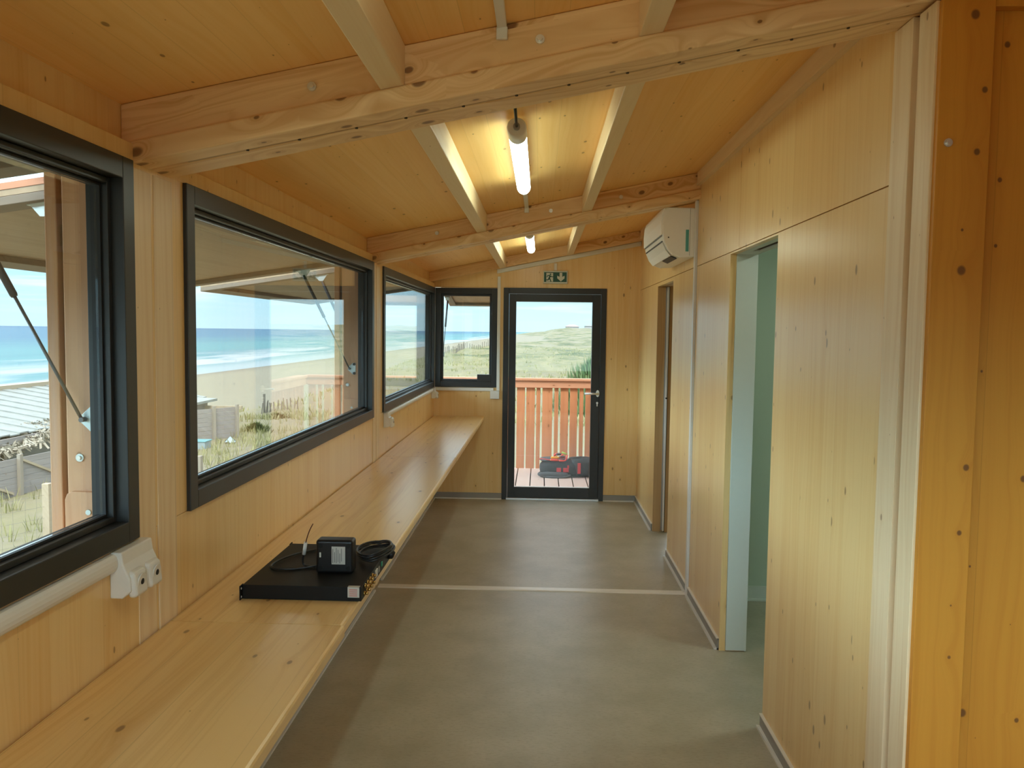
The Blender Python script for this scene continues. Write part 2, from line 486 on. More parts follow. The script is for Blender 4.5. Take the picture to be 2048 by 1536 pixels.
W1, W2, W3 = (-0.61, 2.03), (2.335, 4.98), (5.295, 7.855)
WZ0, WZ1 = 1.105, 2.070
xo = -1.130                                         # outside face of the window wall
g = MB()
ys = [-0.95, W1[0], W1[1], W2[0], W2[1], W3[0], W3[1], 8.0]
for a, b in ((-0.95, 2.150), (2.154, 5.080), (5.084, 8.0)):
    g.box(xo, XL, a, b, 0.0, WZ0)
for k in (0, 2, 4, 6):
    a, b = ys[k], ys[k + 1]
    g.box(xo, XL, a, b, WZ0 + 0.002, WZ1)
g.box(xo, XL, -0.95, 8.0, WZ1, 2.116)
g.box(xo, XL - 0.040, -0.95, 8.0, 2.116, 2.40)
g.box(xo, XL - 0.002, -0.95, 8.0, WZ0, WZ0 + 0.002)
struct(g.build('wall_left', 'spruce_wall', bevel=0.0015), 'spruce panelled wall under and around the three sea windows', 'wall')

# right wall: panels with two door openings, upper panel above the seam
DA, DB = (3.335, 4.155), (5.920, 6.700)
DZA, DZB = 2.056, 2.036
x1 = XR + 0.030
SEAM = 2.066
g = MB()
for a, b in ((2.27, DA[0]), (DA[1], 5.028), (5.085, DB[0]), (DB[1], YB + 0.02)):
    g.box(XR, x1, a, b, 0.0, SEAM - 0.002)
g.box(XR, x1, DB[0], DB[1], DZB, SEAM - 0.002)
g.box(XR, x1, DA[0], DA[1], DZA, SEAM - 0.002)
g.box(XR, x1, 2.27, 3.98, SEAM + 0.002, 2.9)
g.box(XR, x1, 3.984, 5.028, SEAM + 0.002, 2.9)
g.box(XR, x1, 5.085, YB + 0.02, SEAM + 0.002, 2.9)
struct(g.build('wall_right', 'spruce_wall'), 'pale spruce panel wall with two doorways on the right', 'wall')
# the stud core behind those panels (plain, seen only in the door reveals)
g = MB()
for a, b in ((2.154, DA[0]), (DA[1], DB[0]), (DB[1], YB + 0.02)):
    g.box(x1 + 0.001, 1.085, a, b, 0.0, 2.9)
g.box(x1 + 0.001, 1.085, DB[0], DB[1], DZB, 2.9)
g.box(x1 + 0.001, 1.085, DA[0], DA[1], DZA + 0.012, 2.9)
struct(g.build('wall_right_core', 'jamb_wood'), 'timber core of the right wall seen in the door reveals', 'wall')

# far wall with window and glazed door
W4 = (-1.045, -0.428)
DG = (-0.366, 0.632)
g = MB()
g.box(XL, W4[1], YB, 8.0, 0.0, WZ0 - 0.002)
g.box(W4[1], DG[0], YB, 8.0, 0.0, 2.078)
g.box(DG[1], 1.2, YB, 8.0, 0.0, 2.078)
g.box(XL - .045, 1.2, YB, 8.0, 2.078, 2.9)
struct(g.build('wall_far', 'spruce_wall'), 'spruce far wall around the glazed door', 'wall')

# near side of the cabin (behind and right of the camera)
g = MB()
g.box(1.077, FX1, 2.062, 2.15, 0.0, 3.3)
struct(g.build('wall_near_right', 'spruce_near_shaded'), 'knotty spruce wall, shade toned into its colour, beside the nearest post, right edge of photo', 'wall')
g = MB()
RW = (-0.95, 2.30)
g.box(-1.19, RW[0], -0.95, -0.85, 0.0, 2.9)
g.box(RW[0], RW[1], -0.95, -0.85, 0.0, 0.8)
g.box(RW[0], RW[1], -0.95, -0.85, 2.15, 2.9)
g.box(RW[1], FX1 + 0.1, -0.95, -0.85, 0.0, 3.3)
g.box(RW[0], RW[1], -0.95, -0.85, 2.9, 3.3)
g.box(FX1, FX1 + 0.1, -0.85, 2.15, 0.0, 3.3)
struct(g.build('wall_near', 'spruce_near_shaded'), 'wall behind the camera', 'wall')

# rooms behind the right-hand doorways
g = MB()
g.box(1.085, 2.7, 5.0, 5.06, 0.0, 2.9)
g.box(2.7, 2.76, 2.15, 7.9, 0.0, 2.9)
g.box(1.085, 1.092, 2.16, DA[0], 0.0, 2.9)
g.box(1.085, 1.092, DA[1], 5.0, 0.0, 2.9)
g.box(1.092, 2.7, 2.16, 5.0, 2.42, 2.46)
struct(g.build('wall_washroom', 'pale_green_wall'), 'pale green wall seen through the nearer doorway', 'wall')
g = MB().box(1.0, 2.7, 4.985, 4.999, 0.004, 0.085)
g.box(1.0, 2.7, 4.955, 4.984, 0.001, 0.012)
struct(g.build('baseboard_washroom', 'white_paint'), 'white skirting inside the nearer doorway', 'baseboard')

t_ = thing('fill_lamp', 'unseen round fill lamp added inside the nearer side room', 'lamp', (1.85, 3.7, 2.40))  # unseen lamp added to brighten the room behind the nearer doorway
MB().cyl((1.85, 3.7, 2.419), (1.85, 3.7, 2.39), .15, 32).build('base_ring', 'white_plastic', t_)
MB().cyl((1.85, 3.7, 2.389), (1.85, 3.7, 2.375), .135, 32).build('diffuser', 'fill_light', t_)

# sloping ceiling panels of the three bays, also the roof deck
g = MB()
up = off(ceil, 0.14)
for a, b in ((-0.95, 2.149), (2.153, 5.08), (5.084, 8.25)):
    g.slope(-1.42, 1.2, a, b, ceil, up)
g.slope(1.2, FX1 + 0.2, -0.95, 2.15, ceil, up)
g.slope(1.2, 2.9, 2.153, 8.25, ceil, up)
struct(g.build('ceiling', 'spruce_ceiling'), 'sloping spruce panel ceiling', 'ceiling')

# timber strip along the top of the right wall
g = MB()
for a, b in ((2.27, 4.99), (5.18, 7.79)):
    g.box(XR - 0.022, XR, a, b, 2.548, 2.66)
    g.box(XR - 0.026, XR - 0.022, a, b, 2.548, 2.562)
struct(g.build('trim_1', 'spruce_rafter'), 'pale timber strip where right wall meets ceiling', 'trim')

# skirting
def skirting(name, label, segs):
    g = MB()
    for ax, c, s, a, b in segs:       # axis run, wall coordinate, direction into the room, from, to
        lo, hi = sorted((c, c + s * 0.010)); lo2, hi2 = sorted((c, c + s * 0.024)); l3, h3 = sorted((c, c + s * 0.013))
        if ax == 'Y':
            g.box(lo, hi, a, b, 0.0, 0.060); g.box(lo2, hi2, a, b, 0.0, 0.010, 1); g.box(l3, h3, a, b, 0.056, 0.061, 1)
        else:
            g.box(a, b, lo, hi, 0.0, 0.060); g.box(a, b, lo2, hi2, 0.0, 0.010, 1); g.box(a, b, l3, h3, 0.056, 0.061, 0)
    struct(g.build(name, ['skirting_grey', 'strip_grey']), label, 'skirting')
skirting('baseboard_right', 'grey skirting with pale strip along the right wall',
         [('Y', XR, -1, 2.27, DA[0]), ('Y', XR, -1, DA[1] + 0.01, 5.02), ('Y', XR, -1, 5.10, DB[0]), ('Y', XR, -1, DB[1] + 0.005, YB)])
skirting('baseboard_left', 'grey skirting under the worktop', [('Y', XL, 1, -0.85, 2.05), ('Y', XL, 1, 2.26, 4.98), ('Y', XL, 1, 5.2, YB)])
skirting('baseboard_far', 'grey skirting along the far wall', [('X', YB, -1, XL, DG[0]), ('X', YB, -1, DG[1], XR)])

# joint covers where two cabin modules meet
g = MB()
g.prism([(XL + 0.02, 5.052, 0), (XL + 0.02, 5.060, 0.005), (XL + 0.02, 5.117, 0.005), (XL + 0.02, 5.125, 0)], (0, 0, 0), (XR - XL - 0.03, 0, 0))
struct(g.build('trim_2', 'strip_grey'), 'pale floor strip across the module joint', 'trim')
g = MB()
g.box(XR - 0.014, XR + 0.02, 5.045, 5.085, 0.0, 2.47)
struct(g.build('trim_3', 'strip_grey', bevel=0.002), 'pale vertical strip on right wall above the floor strip', 'trim')
g = MB().box(XR + 0.002, XR + 0.02, 5.028, 5.045, 0.0, 2.6)
struct(g.build('trim_4', 'jamb_wood'), 'brown joint groove beside the pale vertical strip', 'trim')

# ------------------------------------------------------------------ beams, posts, rafters
def beam(label, y0, y1, lip, bolts=(), x0=XL - 0.04, x1=XR + 0.13):
    """lip: -1 near side, +1 far side"""
    b = thing('ceiling_beam', label, 'beam', (0, (y0 + y1) / 2, 2.3))
    g = MB()
    if lip < 0:
        prof = [(y0, 0), (y0, .055), (y0 + .018, .060), (y0 + .018, .159), (y1, .159), (y1, 0)]
    else:
        prof = [(y0, 0), (y0, .159), (y1 - .018, .159), (y1 - .018, .060), (y1, .055), (y1, 0)]
    n = len(prof)
    vs = [(x, y, soffit(x) + z) for x in (x0, x1) for y, z in prof]
    fs = [tuple(range(n)), tuple(range(2 * n - 1, n - 1, -1))] + [(i, n + i, n + (i + 1) % n, (i + 1) % n) for i in range(n)]
    g.add(vs, fs)
    g.build('beam_timber', 'spruce_beam', b, bevel=0.004, weld=True)
    for bx in bolts:
        zc = soffit(bx) + 0.104
        yf = y0 + .018
        h = MB().cyl((bx, yf + .004, zc), (bx, yf - .004, zc), 0.0115, 20).cyl((bx, yf - .004, zc), (bx, yf - .011, zc), 0.0065, 6)
        h.build('bolt', 'steel', b)
    return b
beam('heavy spruce beam nearest the camera with two bright bolts on its face', 2.050, 2.138, -1, (-0.589, -0.013), x1=FX1)
beam('second beam bolted behind the nearest one, only its underside shows', 2.152, 2.262, 1)
beam('spruce cross beam beyond the first lamp with three small bolts', 4.980, 5.068, -1, (-0.650, 0.050, 0.476))
beam('rear half of the double beam in front of the air conditioner', 5.082, 5.182, 1)
b = thing('ceiling_beam', 'beam against the far wall above the glazed door', 'beam', (0, 7.83, 2.3))
g = MB().slope(XL - 0.04, XR, 7.795, 7.869, off(soffit, 0.062), off(ceil, -0.001))
g.build('beam_timber', 'spruce_beam', b, bevel=0.003)
# strip with fixing holes in the joint between the two near beams
g = MB().slope(XL + 0.1, XR - 0.02, 2.1385, 2.1515, off(soffit, 0.002), off(soffit, 0.02))
o = g.build('trim_5', 'jamb_wood'); struct(o, 'brown joint strip under the nearest double beam', 'trim')
for i in range(12):
    hx = -0.78 + i * 0.142 + R.uniform(-.01, .01)
    MB().cyl((hx, 2.145, soffit(hx) + .004), (hx, 2.145, soffit(hx) - .0008), .0042, 8).build('fixing_hole', 'shadow_gap', o)
g = MB().slope(XL + 0.1, XR - 0.02, 5.0685, 5.0815, off(soffit, 0.002), off(soffit, 0.02))
struct(g.build('trim_6', 'jamb_wood'), 'brown joint strip under the middle double beam', 'trim')

def post(label, x0, x1, y0, y1, mat='spruce_post', top=None, bolts=()):
    zt = min(soffit(x0), soffit(x1)) - 0.001 if top is None else top
    b = thing('wall_post', label, 'post', ((x0 + x1) / 2, (y0 + y1) / 2, 0))
    MB().box(x0, x1, y0, y1, 0.0, zt).build('post_timber', mat, b, bevel=0.0015)
    for (bx, bz) in bolts:
        MB().cyl((bx, y0 + .003, bz), (bx, y0 - .004, bz), 0.010, 18).cyl((bx, y0 - .004, bz), (bx, y0 - .009, bz), 0.006, 6).build('bolt', 'steel', b)
    return b
post('slim left post between the near window and the middle window, nearer of the pair', XL - .05, XL + .0015, 2.040, 2.138)
post('slim left post at the near edge of the middle window, farther of the pair', XL - .05, XL + .0025, 2.152, 2.262)
post('slim left post at the far edge of the middle window', XL - .05, XL + .004, 4.985, 5.068)
post('slim left post at the near edge of the corner window', XL - .05, XL + .005, 5.082, 5.182)
post('broad spruce post toned orange for shade facing the camera, right side, with one bolt', XR - .003, 1.077, 2.022, 2.132, 'spruce_near_shaded', 2.46, ((0.978, 2.12),))
post('pale spruce post behind the broad orange post', XR - .012, 1.06, 2.158, 2.268)
g = MB().box(XR + .004, 1.06, 2.1325, 2.1575, 0, 2.468)
struct(g.build('trim_7', 'jamb_wood'), 'brown joint strip between the two right posts', 'trim')
g = MB().box(XR - .010, XR - .001, 2.040, 2.128, 0.0, 2.463)
struct(g.build('trim_8', 'spruce_post', bevel=0.002), 'pale inner face board of the broad right post', 'trim')
g = MB().box(1.079, FX1, 2.030, 2.061, 2.445, 2.470)
struct(g.build('trim_9', 'spruce_near_shaded', bevel=0.002), 'thin lintel strip at the top right corner', 'trim')

def rafter(label, x0, x1, y0, y1):
    b = MB().slope(x0, x1, y0, y1, off(liptop, 0.001), off(ceil, -0.001)).build('rafter', 'spruce_rafter', bevel=0.003, base=((x0 + x1) / 2, y0, 2.3))
    return tag(b, label, 'rafter', 'ceiling rafters')
rafter('pale rafter overhead in the near bay, left one, its end on the nearest beam', -.412, -.352, -.84, 2.067)
rafter('pale rafter overhead in the near bay, right one, cut off by the photo top', .232, .292, -.84, 2.067)
rafter('pale rafter to the left of the large lamp', -.402, -.342, 2.263, 4.997)
rafter('pale rafter to the right of the large lamp', .240, .300, 2.263, 4.997)
rafter('short rafter to the left of the small far lamp', -.402, -.342, 5.183, 7.794)
rafter('short rafter to the right of the small far lamp', .240, .300, 5.183, 7.794)

# ------------------------------------------------------------------ windows
def window(name, label, axis, a, b, c, s, notch=False):
    """axis 'Y': runs along Y in the plane x=c, s=-1 means outside is -x;  axis 'X': runs along X in plane y=c, outside +y"""
    root = thing(name, label, 'window', (c, (a + b) / 2, WZ0) if axis == 'Y' else ((a + b) / 2, c, WZ0), kind='structure')
    def bx(g, u0, u1, d0, d1, z0, z1, mi=0):     # d measured from the wall plane, positive outward
        if axis == 'Y':
            e = sorted((c - d0, c - d1)); g.box(e[0], e[1], u0, u1, z0, z1, mi)
        else:
            e = sorted((c + d0, c + d1)); g.box(u0, u1, e[0], e[1], z0, z1, mi)
    def ring(g, o, i, d0, d1, mi=0):             # o, i insets of the ring
        bx(g, a + o, a + i, d0, d1, WZ0 + o, WZ1 - o, mi); bx(g, b - i, b - o, d0, d1, WZ0 + o, WZ1 - o, mi)
        bx(g, a + i, b - i, d0, d1, WZ0 + o, WZ0 + i, mi); bx(g, a + i, b - i, d0, d1, WZ1 - i, WZ1 - o, mi)
    g = MB(); ring(g, 0.0, 0.054, -0.012, 0.075)
    g.build('frame', 'frame_black', root, bevel=0.002)
    g = MB(); ring(g, 0.055, 0.069, 0.020, 0.075)
    g.build('glazing_bead', 'frame_black', root, bevel=0.0015)
    g = MB(); ring(g, 0.070, 0.076, 0.036, 0.060)
    g.build('gasket', 'gasket', root)
    g = MB(); bx(g, a + .0765, b - .0765, 0.044, 0.050, WZ0 + .0765, WZ1 - .0765)
    g.build('glass_pane', 'glass', root)
    if notch:
        g = MB(); bx(g, b - .19, b - .0545, -0.014, 0.036, WZ0 + .0545, WZ0 + .125)
        g.build('latch_box', 'frame_black', root, bevel=0.002)
    return root
window('window_1', 'near black framed sea window cut off by left photo edge', 'Y', W1[0], W1[1], XL, -1)
window('window_2', 'wide black framed middle sea window', 'Y', W2[0], W2[1], XL, -1)
window('window_3', 'black framed sea window meeting the far corner', 'Y', W3[0], W3[1], XL, -1)
window('window_4', 'small black framed window left of the glazed door', 'X', W4[0] + .012, W4[1], YB, 1, True)
# unseen rear window, added and sized to light the near bay
root = thing('window_fill', 'unseen window added behind the camera for light', 'window', (1.5, -0.9, .9), kind='structure')
r0, r1 = RW
g = MB(); g.box(r0, r0 + .06, -.95, -.85, .8, 2.15).box(r1 - .06, r1, -.95, -.85, .8, 2.15).box(r0 + .06, r1 - .06, -.95, -.85, .8, .86).box(r0 + .06, r1 - .06, -.95, -.85, 2.09, 2.15)
g.build('frame', 'frame_black', root)
MB().box(r0 + .06, r1 - .06, -.903, -.897, .86, 2.09).build('glass_pane', 'glass', root)

# ------------------------------------------------------------------ glazed door at the end
root = thing('door_1', 'black framed glazed exit door in the far wall', 'door', (0.133, YB, 0), kind='structure')
a, b, zt = DG[0], DG[1], 2.076
g = MB().box(a, a + .052, YB - .014, YB + .06, 0.0, zt).box(b - .052, b, YB - .014, YB + .06, 0.0, zt).box(a + .052, b - .052, YB - .014, YB + .06, zt - .054, zt)
g.build('frame', 'frame_black', root, bevel=0.002)
la, lb, l0, l1 = a + .055, b - .055, .022, zt - .057
ga, gb, g0, g1 = -.243, .496, .125, 1.945
g = MB().box(la, ga, YB - .004, YB + .056, l0, l1).box(gb, lb, YB - .004, YB + .056, l0, l1).box(ga, gb, YB - .004, YB + .056, l0, g0).box(ga, gb, YB - .004, YB + .056, g1, l1)
lf = g.build('door_leaf', 'frame_black', root, bevel=0.002)
MB().box(ga + .001, gb - .001, YB + .024, YB + .030, g0 + .001, g1 - .001).build('glass_pane', 'glass', lf)
g = MB().box(ga, gb, YB - .004, YB + .02, g0, g0 + .006)
g.build('glazing_bead', 'alu', lf)
hx, hz = .561, 1.060
g = MB()
g.prism([(hx + .017 * math.cos(2 * PI * k / 20), 0, hz + .034 * math.sin(2 * PI * k / 20)) for k in range(20)], (0, YB - .013, 0), (0, YB - .004, 0))
g.tube([(hx, YB - .012, hz), (hx, YB - .05, hz), (hx - .012, YB - .062, hz), (hx - .13, YB - .062, hz)], .0095, 12)
g.build('handle', 'steel', lf)
g = MB().cyl((hx - .003, YB - .004, hz - .092), (hx - .003, YB - .012, hz - .092), .0105, 14).box(hx - .008, hx + .002, YB - .010, YB - .004, hz - .125, hz - .095)
g.build('lock_cylinder', 'steel', lf)
MB().box(a + .045, b - .045, YB - .03, YB + .06, 0.0, .020).build('threshold', 'alu', root, bevel=0.002)

# sliding pocket doors and linings of the right-hand doorways
root = thing('door_2', 'nearer right doorway with white lining and sliding track slot', 'door', (1.02, 3.75, 0), kind='structure')
ya, yb = DA
MB().box(x1 + .001, 1.092, yb - .010, yb + .004, 0.006, DZA + .010).build('lining', 'white_paint', root, bevel=0.001)
MB().box(x1 + .001, 1.092, ya - .004, ya + .010, 0.006, DZA + .010).build('lining', 'white_paint', root, bevel=0.001)
g = MB().box(x1 + .001, 1.02, ya + .010, yb - .010, DZA, DZA + .012).box(1.06, 1.092, ya + .010, yb - .010, DZA, DZA + .012).box(1.02, 1.06, yb - .16, yb - .010, DZA, DZA + .012)
g.build('head_lining', 'white_paint', root)
MB().box(1.02, 1.06, ya + .010, yb - .16, DZA + .008, DZA + .012).build('track_slot', 'shadow_gap', root)
root = thing('door_3', 'farther right doorway with sliding door edge in wooden jamb', 'door', (1.02, 6.3, 0), kind='structure')
ya, yb = DB
MB().box(XR + .001, 1.020, yb - .012, yb - .001, 0.0, DZB).build('jamb', 'jamb_wood', root)
MB().box(1.020, 1.030, yb - .012, yb - .001, 0.012, DZB - .005).build('edge_strip', 'skirting_grey', root)
lf = MB().box(1.031, 1.044, yb - .045, yb - .002, 0.012, DZB - .005).build('sliding_door_leaf', 'strip_grey', root)
MB().cyl((1.0375, yb - .0451, 1.12), (1.0375, yb - .048, 1.12), .007, 14).build('finger_hole', 'gasket', lf)
MB().box(1.045, 1.050, yb - .02, yb - .001, 0.0, DZB).build('gap', 'gasket', root)
MB().box(1.051, 1.085, yb - .03, yb - .001, 0.0, DZB).build('jamb', 'jamb_wood', root)
g = MB().box(1.10, 2.69, 5.07, 5.075, 0, 2.4)
struct(g.build('wall_store', 'jamb_wood'), 'timber wall inside the farther right doorway', 'wall')

# ------------------------------------------------------------------ worktop boards along the windows
def worktop(label, y0, y1, xf):
    g = MB()
    xb = XL + .008
    r = .008
    prof = [(xb, .785), (xf - .004, .785), (xf, .789), (xf, .820 - r), (xf - r * .3, .820 - r * .3), (xf - r, .820), (xb, .820)]
    n = len(prof)
    vs = [(x, y, z) for y in (y0, y1) for x, z in prof]
    fs = [tuple(range(n)), tuple(range(2 * n - 1, n - 1, -1))] + [(i, n + i, n + (i + 1) % n, (i + 1) % n) for i in range(n)]
    g.add(vs, fs)
    o = g.build('worktop', 'spruce_bench', base=(XL, y0, .82), weld=True)
    return tag(o, label, 'worktop', 'worktop boards under the sea windows')
worktop('near length of spruce worktop in the lower left, empty', -.84, 2.202, -.540)
worktop('middle length of spruce worktop carrying the black rack unit', 2.205, 5.247, -.546)
worktop('far length of spruce worktop ending at the far wall', 5.251, YB - .012, -.544)

# ------------------------------------------------------------------ cable trunking and sockets
def dprof(c, s, z0, z1, d):   # D-shaped section: returns (offset from wall, z)
    zc, h = (z0 + z1) / 2, (z1 - z0) / 2
    return [(c, z0)] + [(c + s * d * math.cos(a) ** .6 if abs(a) < PI / 2 - .01 else c, zc + h * math.sin(a)) for a in [(-PI / 2 + PI * k / 8) for k in range(1, 8)]] + [(c, z1)]
def trunk_y(label, y0, y1, z0, z1, d=.022):
    p = dprof(XL + .0005, 1, z0, z1, d)
    g = MB().prism([(x, 0, z) for x, z in p], (0, y0, 0), (0, y1, 0))
    return tag(g.build('cable_trunking', 'white_plastic', base=(XL, y0, z0), weld=True), label, 'trunking')
trunk_y('ivory cable trunking under the near window', -.84, 1.905, 1.050, 1.098)
trunk_y('ivory cable trunking under the corner window on the left wall', 5.345, 7.70, 1.062, 1.098, .02)

def socket_block(label, y0, y1, n, z0=.985, z1=1.100):
    t_ = thing('wall_socket', label, 'socket', (XL, (y0 + y1) / 2, z0))
    pr = [(XL, z1), (XL, z0), (XL + .030, z0), (XL + .052, z0 + .018), (XL + .050, z0 + .050), (XL + .034, z1 - .030), (XL + .030, z1)]
    MB().prism([(x, 0, z) for x, z in pr], (0, y0, 0), (0, y1, 0)).build('socket_body', 'white_plastic', t_, bevel=.004, seg=3, weld=True)
    L = (y1 - y0) / n
    for i in range(n):
        yc = y0 + L * (i + .5)
        zc = z0 + .034
        hy = L * .41
        f = MB().hexa([(XL + .040, yc - hy, zc - .036), (XL + .064, yc - hy, zc - .034), (XL + .064, yc + hy, zc - .034), (XL + .040, yc + hy, zc - .036),
                       (XL + .036, yc - hy, zc + .034), (XL + .058, yc - hy, zc + .028), (XL + .058, yc + hy, zc + .028), (XL + .036, yc + hy, zc + .034)]).build('socket_face', 'white_plastic', t_, bevel=.010, seg=4)
        g = MB().cyl((XL + .058, yc, zc), (XL + .0622, yc, zc - .0005), .0205 if n > 1 else .016, 24)
        g.build('recess', 'white_plastic', f)
        MB().cyl((XL + .060, yc, zc), (XL + .0632, yc, zc), .0075, 16).build('pin_hole', 'gasket', f)
    return t_
socket_block('ivory double socket at the end of the trunking under the near window', 1.900, 2.055, 2)
socket_block('small ivory socket under the near end of the corner window', 5.335, 5.420, 1, 1.0, 1.100)
socket_block('small ivory socket in the corner under the far end of the corner window', 7.700, 7.785, 1, 1.0, 1.100)

def bar_x(name, label, cat, x0, x1, z0, z1, d, wob=None):
    g = MB()
    y1 = YB - .001
    if wob:
        g.slope(x0, x1, wob[0], wob[1], off(soffit, z0), off(soffit, z1))
    else:
        g.box(x0, x1, y1 - d, y1, z0, z1)
    return tag(g.build(name, 'white_plastic', bevel=.003, base=(x0, y1, z0)), label, cat)
bar_x('cable_trunking', 'white horizontal trunking under the small far window', 'trunking', XL + .012, -.455, 1.068, 1.100, .018)
bar_x('cable_trunking', 'white vertical trunking between small far window and glazed door', 'trunking', -.4265, -.3965, 1.075, 2.185, .018)
bar_x('cable_trunking', 'pale trunking sloping along under the far beam', 'trunking', -.432, XR - .003, .020, .060, .02, (7.846, YB - .001))
bar_x('cable_trunking', 'short pale trunking above the green exit sign', 'trunking', .118, .146, 2.247, 2.316, .016)
o = bar_x('junction_box', 'white box at the foot of the vertical trunking by the glazed door', 'box', -.487, -.397, .995, 1.074, .045)

def conduit(label, y0, y1, x, drop_face):
    g = MB()
    zc = ceil(x) - .006
    g.slope(x - .012, x + .012, y0, y1, off(ceil, -.013), off(ceil, -.001))
    g.box(x - .014, x + .014, drop_face - .014, drop_face - .001, zc - .034, zc - .004)
    return tag(g.build('cable_conduit', 'white_plastic', bevel=.002, base=(x, y0, zc)), label, 'conduit')
conduit('pale flat conduit on the near ceiling ending on the nearest beam', 1.325, 2.066, -.108, 2.067)
conduit('short pale conduit from the large lamp to the middle beam', 4.07, 4.996, -.098, 4.997)

# ------------------------------------------------------------------ tube lamps
def lamp(label, y0, y1, x=-.095, z=2.362):
    t_ = thing('tube_lamp', label, 'lamp', (x, (y0 + y1) / 2, z), 'ceiling tube lamps')
    r = .0330
    g = MB().tube([(x, y0 + .105, z), (x, y1 - .035, z), (x, y1 - .012, z), (x, y1, z)], [r, r, r * .93, r * .72], 28)
    n_ = 28
    for i in range(3 * n_):                      # opaque spine along the top of the tube
        k = i % n_
        zc_ = sum(g.v[j][2] for j in g.f[i]) / 4
        if zc_ - z > r * .3: g.mi[i] = 1
    g.build('diffuser_tube', ['tube_light', 'white_plastic'], t_)
    g = MB().tube([(x, y0, z), (x, y0 + .008, z), (x, y0 + .104, z)], [r * .95, r * 1.06, r * 1.06], 28)
    cap = g.build('end_cap', 'white_plastic', t_)
    MB().cyl((x, y0 - .018, z), (x, y0 + .002, z), .012, 14).build('gland', 'skirting_grey', cap)
    for yy in (y0 + .25, y1 - .25):
        g = MB().box(x - .012, x + .012, yy - .012, yy + .012, z + r * .9, ceil(x - .012) - .001)
        g.build('ceiling_clip', 'white_plastic', t_)
    g = MB().tube([(x, y0 - .016, z), (x, y0 - .07, z + .006), (x - .002, y0 - .12, z + .034), (x - .004, y0 - .14, ceil(x) - .002)], .0055, 10)
    g.build('power_lead', 'cable_black', t_)
    return t_
lamp('unseen tube lamp above the camera, lit as added fill for the near bay', .10, 1.305)  # out of view, switched on to brighten the near bay
lamp('large lit white tube lamp on the ceiling beyond the nearest beam', 2.860, 4.065)
lamp('small lit white tube lamp farther away above the glazed door', 5.840, 7.050)

# ------------------------------------------------------------------ air conditioner
t_ = thing('air_conditioner', 'white split air conditioner high on the right wall under the beam', 'air conditioner', (.95, 5.55, 2.12))
AY0, AY1 = 5.118, 5.985
side = [(.953, 2.435), (.953, 2.132), (.860, 2.128), (.815, 2.146), (.782, 2.182), (.760, 2.228), (.749, 2.285), (.747, 2.345), (.752, 2.405), (.762, 2.432), (.775, 2.438)]
MB().prism([(x, 0, z) for x, z in side], (0, AY0, 0), (0, AY1, 0)).build('casing', 'ac_white', t_, bevel=.006, seg=3, weld=True)
g = MB()   # raised front panel
fp = [(.753, 2.270), (.7435, 2.270), (.741, 2.345), (.746, 2.407), (.757, 2.436), (.765, 2.440), (.768, 2.430), (.756, 2.405), (.751, 2.345)]
g.prism([(x, 0, z) for x, z in fp], (0, AY0 + .004, 0), (0, AY1 - .004, 0))
g.build('front_panel', 'ac_white', t_, bevel=.002, weld=True)
g = MB().prism([(x, 0, z) for x, z in [(.7495, 2.262), (.7475, 2.262), (.7472, 2.267), (.7495, 2.267)]], (0, AY0 + .02, 0), (0, AY1 - .02, 0))
g.build('panel_gap', 'ac_dark', t_)
fl = [(.7585, 2.226), (.7555, 2.224), (.776, 2.176), (.806, 2.139), (.810, 2.142), (.780, 2.180)]
fo = MB().prism([(x, 0, z) for x, z in fl], (0, AY0 + .045, 0), (0, AY1 - .045, 0)).build('louvre_flap', 'ac_white', t_, bevel=.0015, weld=True)
g = MB().prism([(x, 0, z) for x, z in [(.7585, 2.2275), (.7545, 2.2275), (.7525, 2.2345), (.757, 2.2345)]], (0, AY0 + .045, 0), (0, AY1 - .045, 0))
g.build('louvre_gap', 'ac_dark', t_)
MB().prism([(x, 0, z) for x, z in [(.818, 2.143), (.815, 2.138), (.850, 2.124), (.852, 2.129)]], (0, AY0 + .06, 0), (0, AY0 + .42, 0)).build('air_outlet', 'ac_dark', t_)
MB().box(.895, .914, AY0 - .0015, AY0 + .001, 2.165, 2.300).build('tape_strip', 'tape_teal', t_)
MB().cyl((.788, AY0 - .0012, 2.252), (.788, AY0 + .002, 2.252), .0045, 12).build('side_screw', 'ac_dark', t_)
MB().box(.9195, .9215, AY0 - .0008, AY0 + .001, 2.14, 2.43).build('side_seam', 'skirting_grey', t_)

# ------------------------------------------------------------------ exit sign
sx0, sx1, sz0, sz1 = .016, .250, 2.120, 2.243
t_ = thing('exit_sign', 'green and white emergency exit sign above the glazed door', 'sign', ((sx0 + sx1) / 2, YB, sz0))
MB().box(sx0, sx1, YB - .030, YB - .001, sz0, sz1).build('sign_case', 'sign_white', t_, bevel=.003)
yf = YB - .0305
def flat(poly, mat, name, dy=0.0, parent=t_):
    MB().prism([(sx0 + u * (sx1 - sx0), 0, sz0 + v * (sz1 - sz0)) for u, v in poly], (0, yf - dy - .0006, 0), (0, yf - dy, 0)).build(name, mat, parent)
flat([(.03, .13), (.96, .13), (.96, .89), (.03, .89)], 'sign_green', 'green_panel')
flat([(.12, .15), (.40, .15), (.40, .83), (.12, .83)], 'sign_white', 'doorway_mark', .0006)
flat([(.665, .85), (.665, .53), (.57, .62), (.57, .42), (.72, .17), (.87, .42), (.87, .62), (.775, .53), (.775, .85)], 'sign_white', 'arrow_mark', .0006)
man = MB()
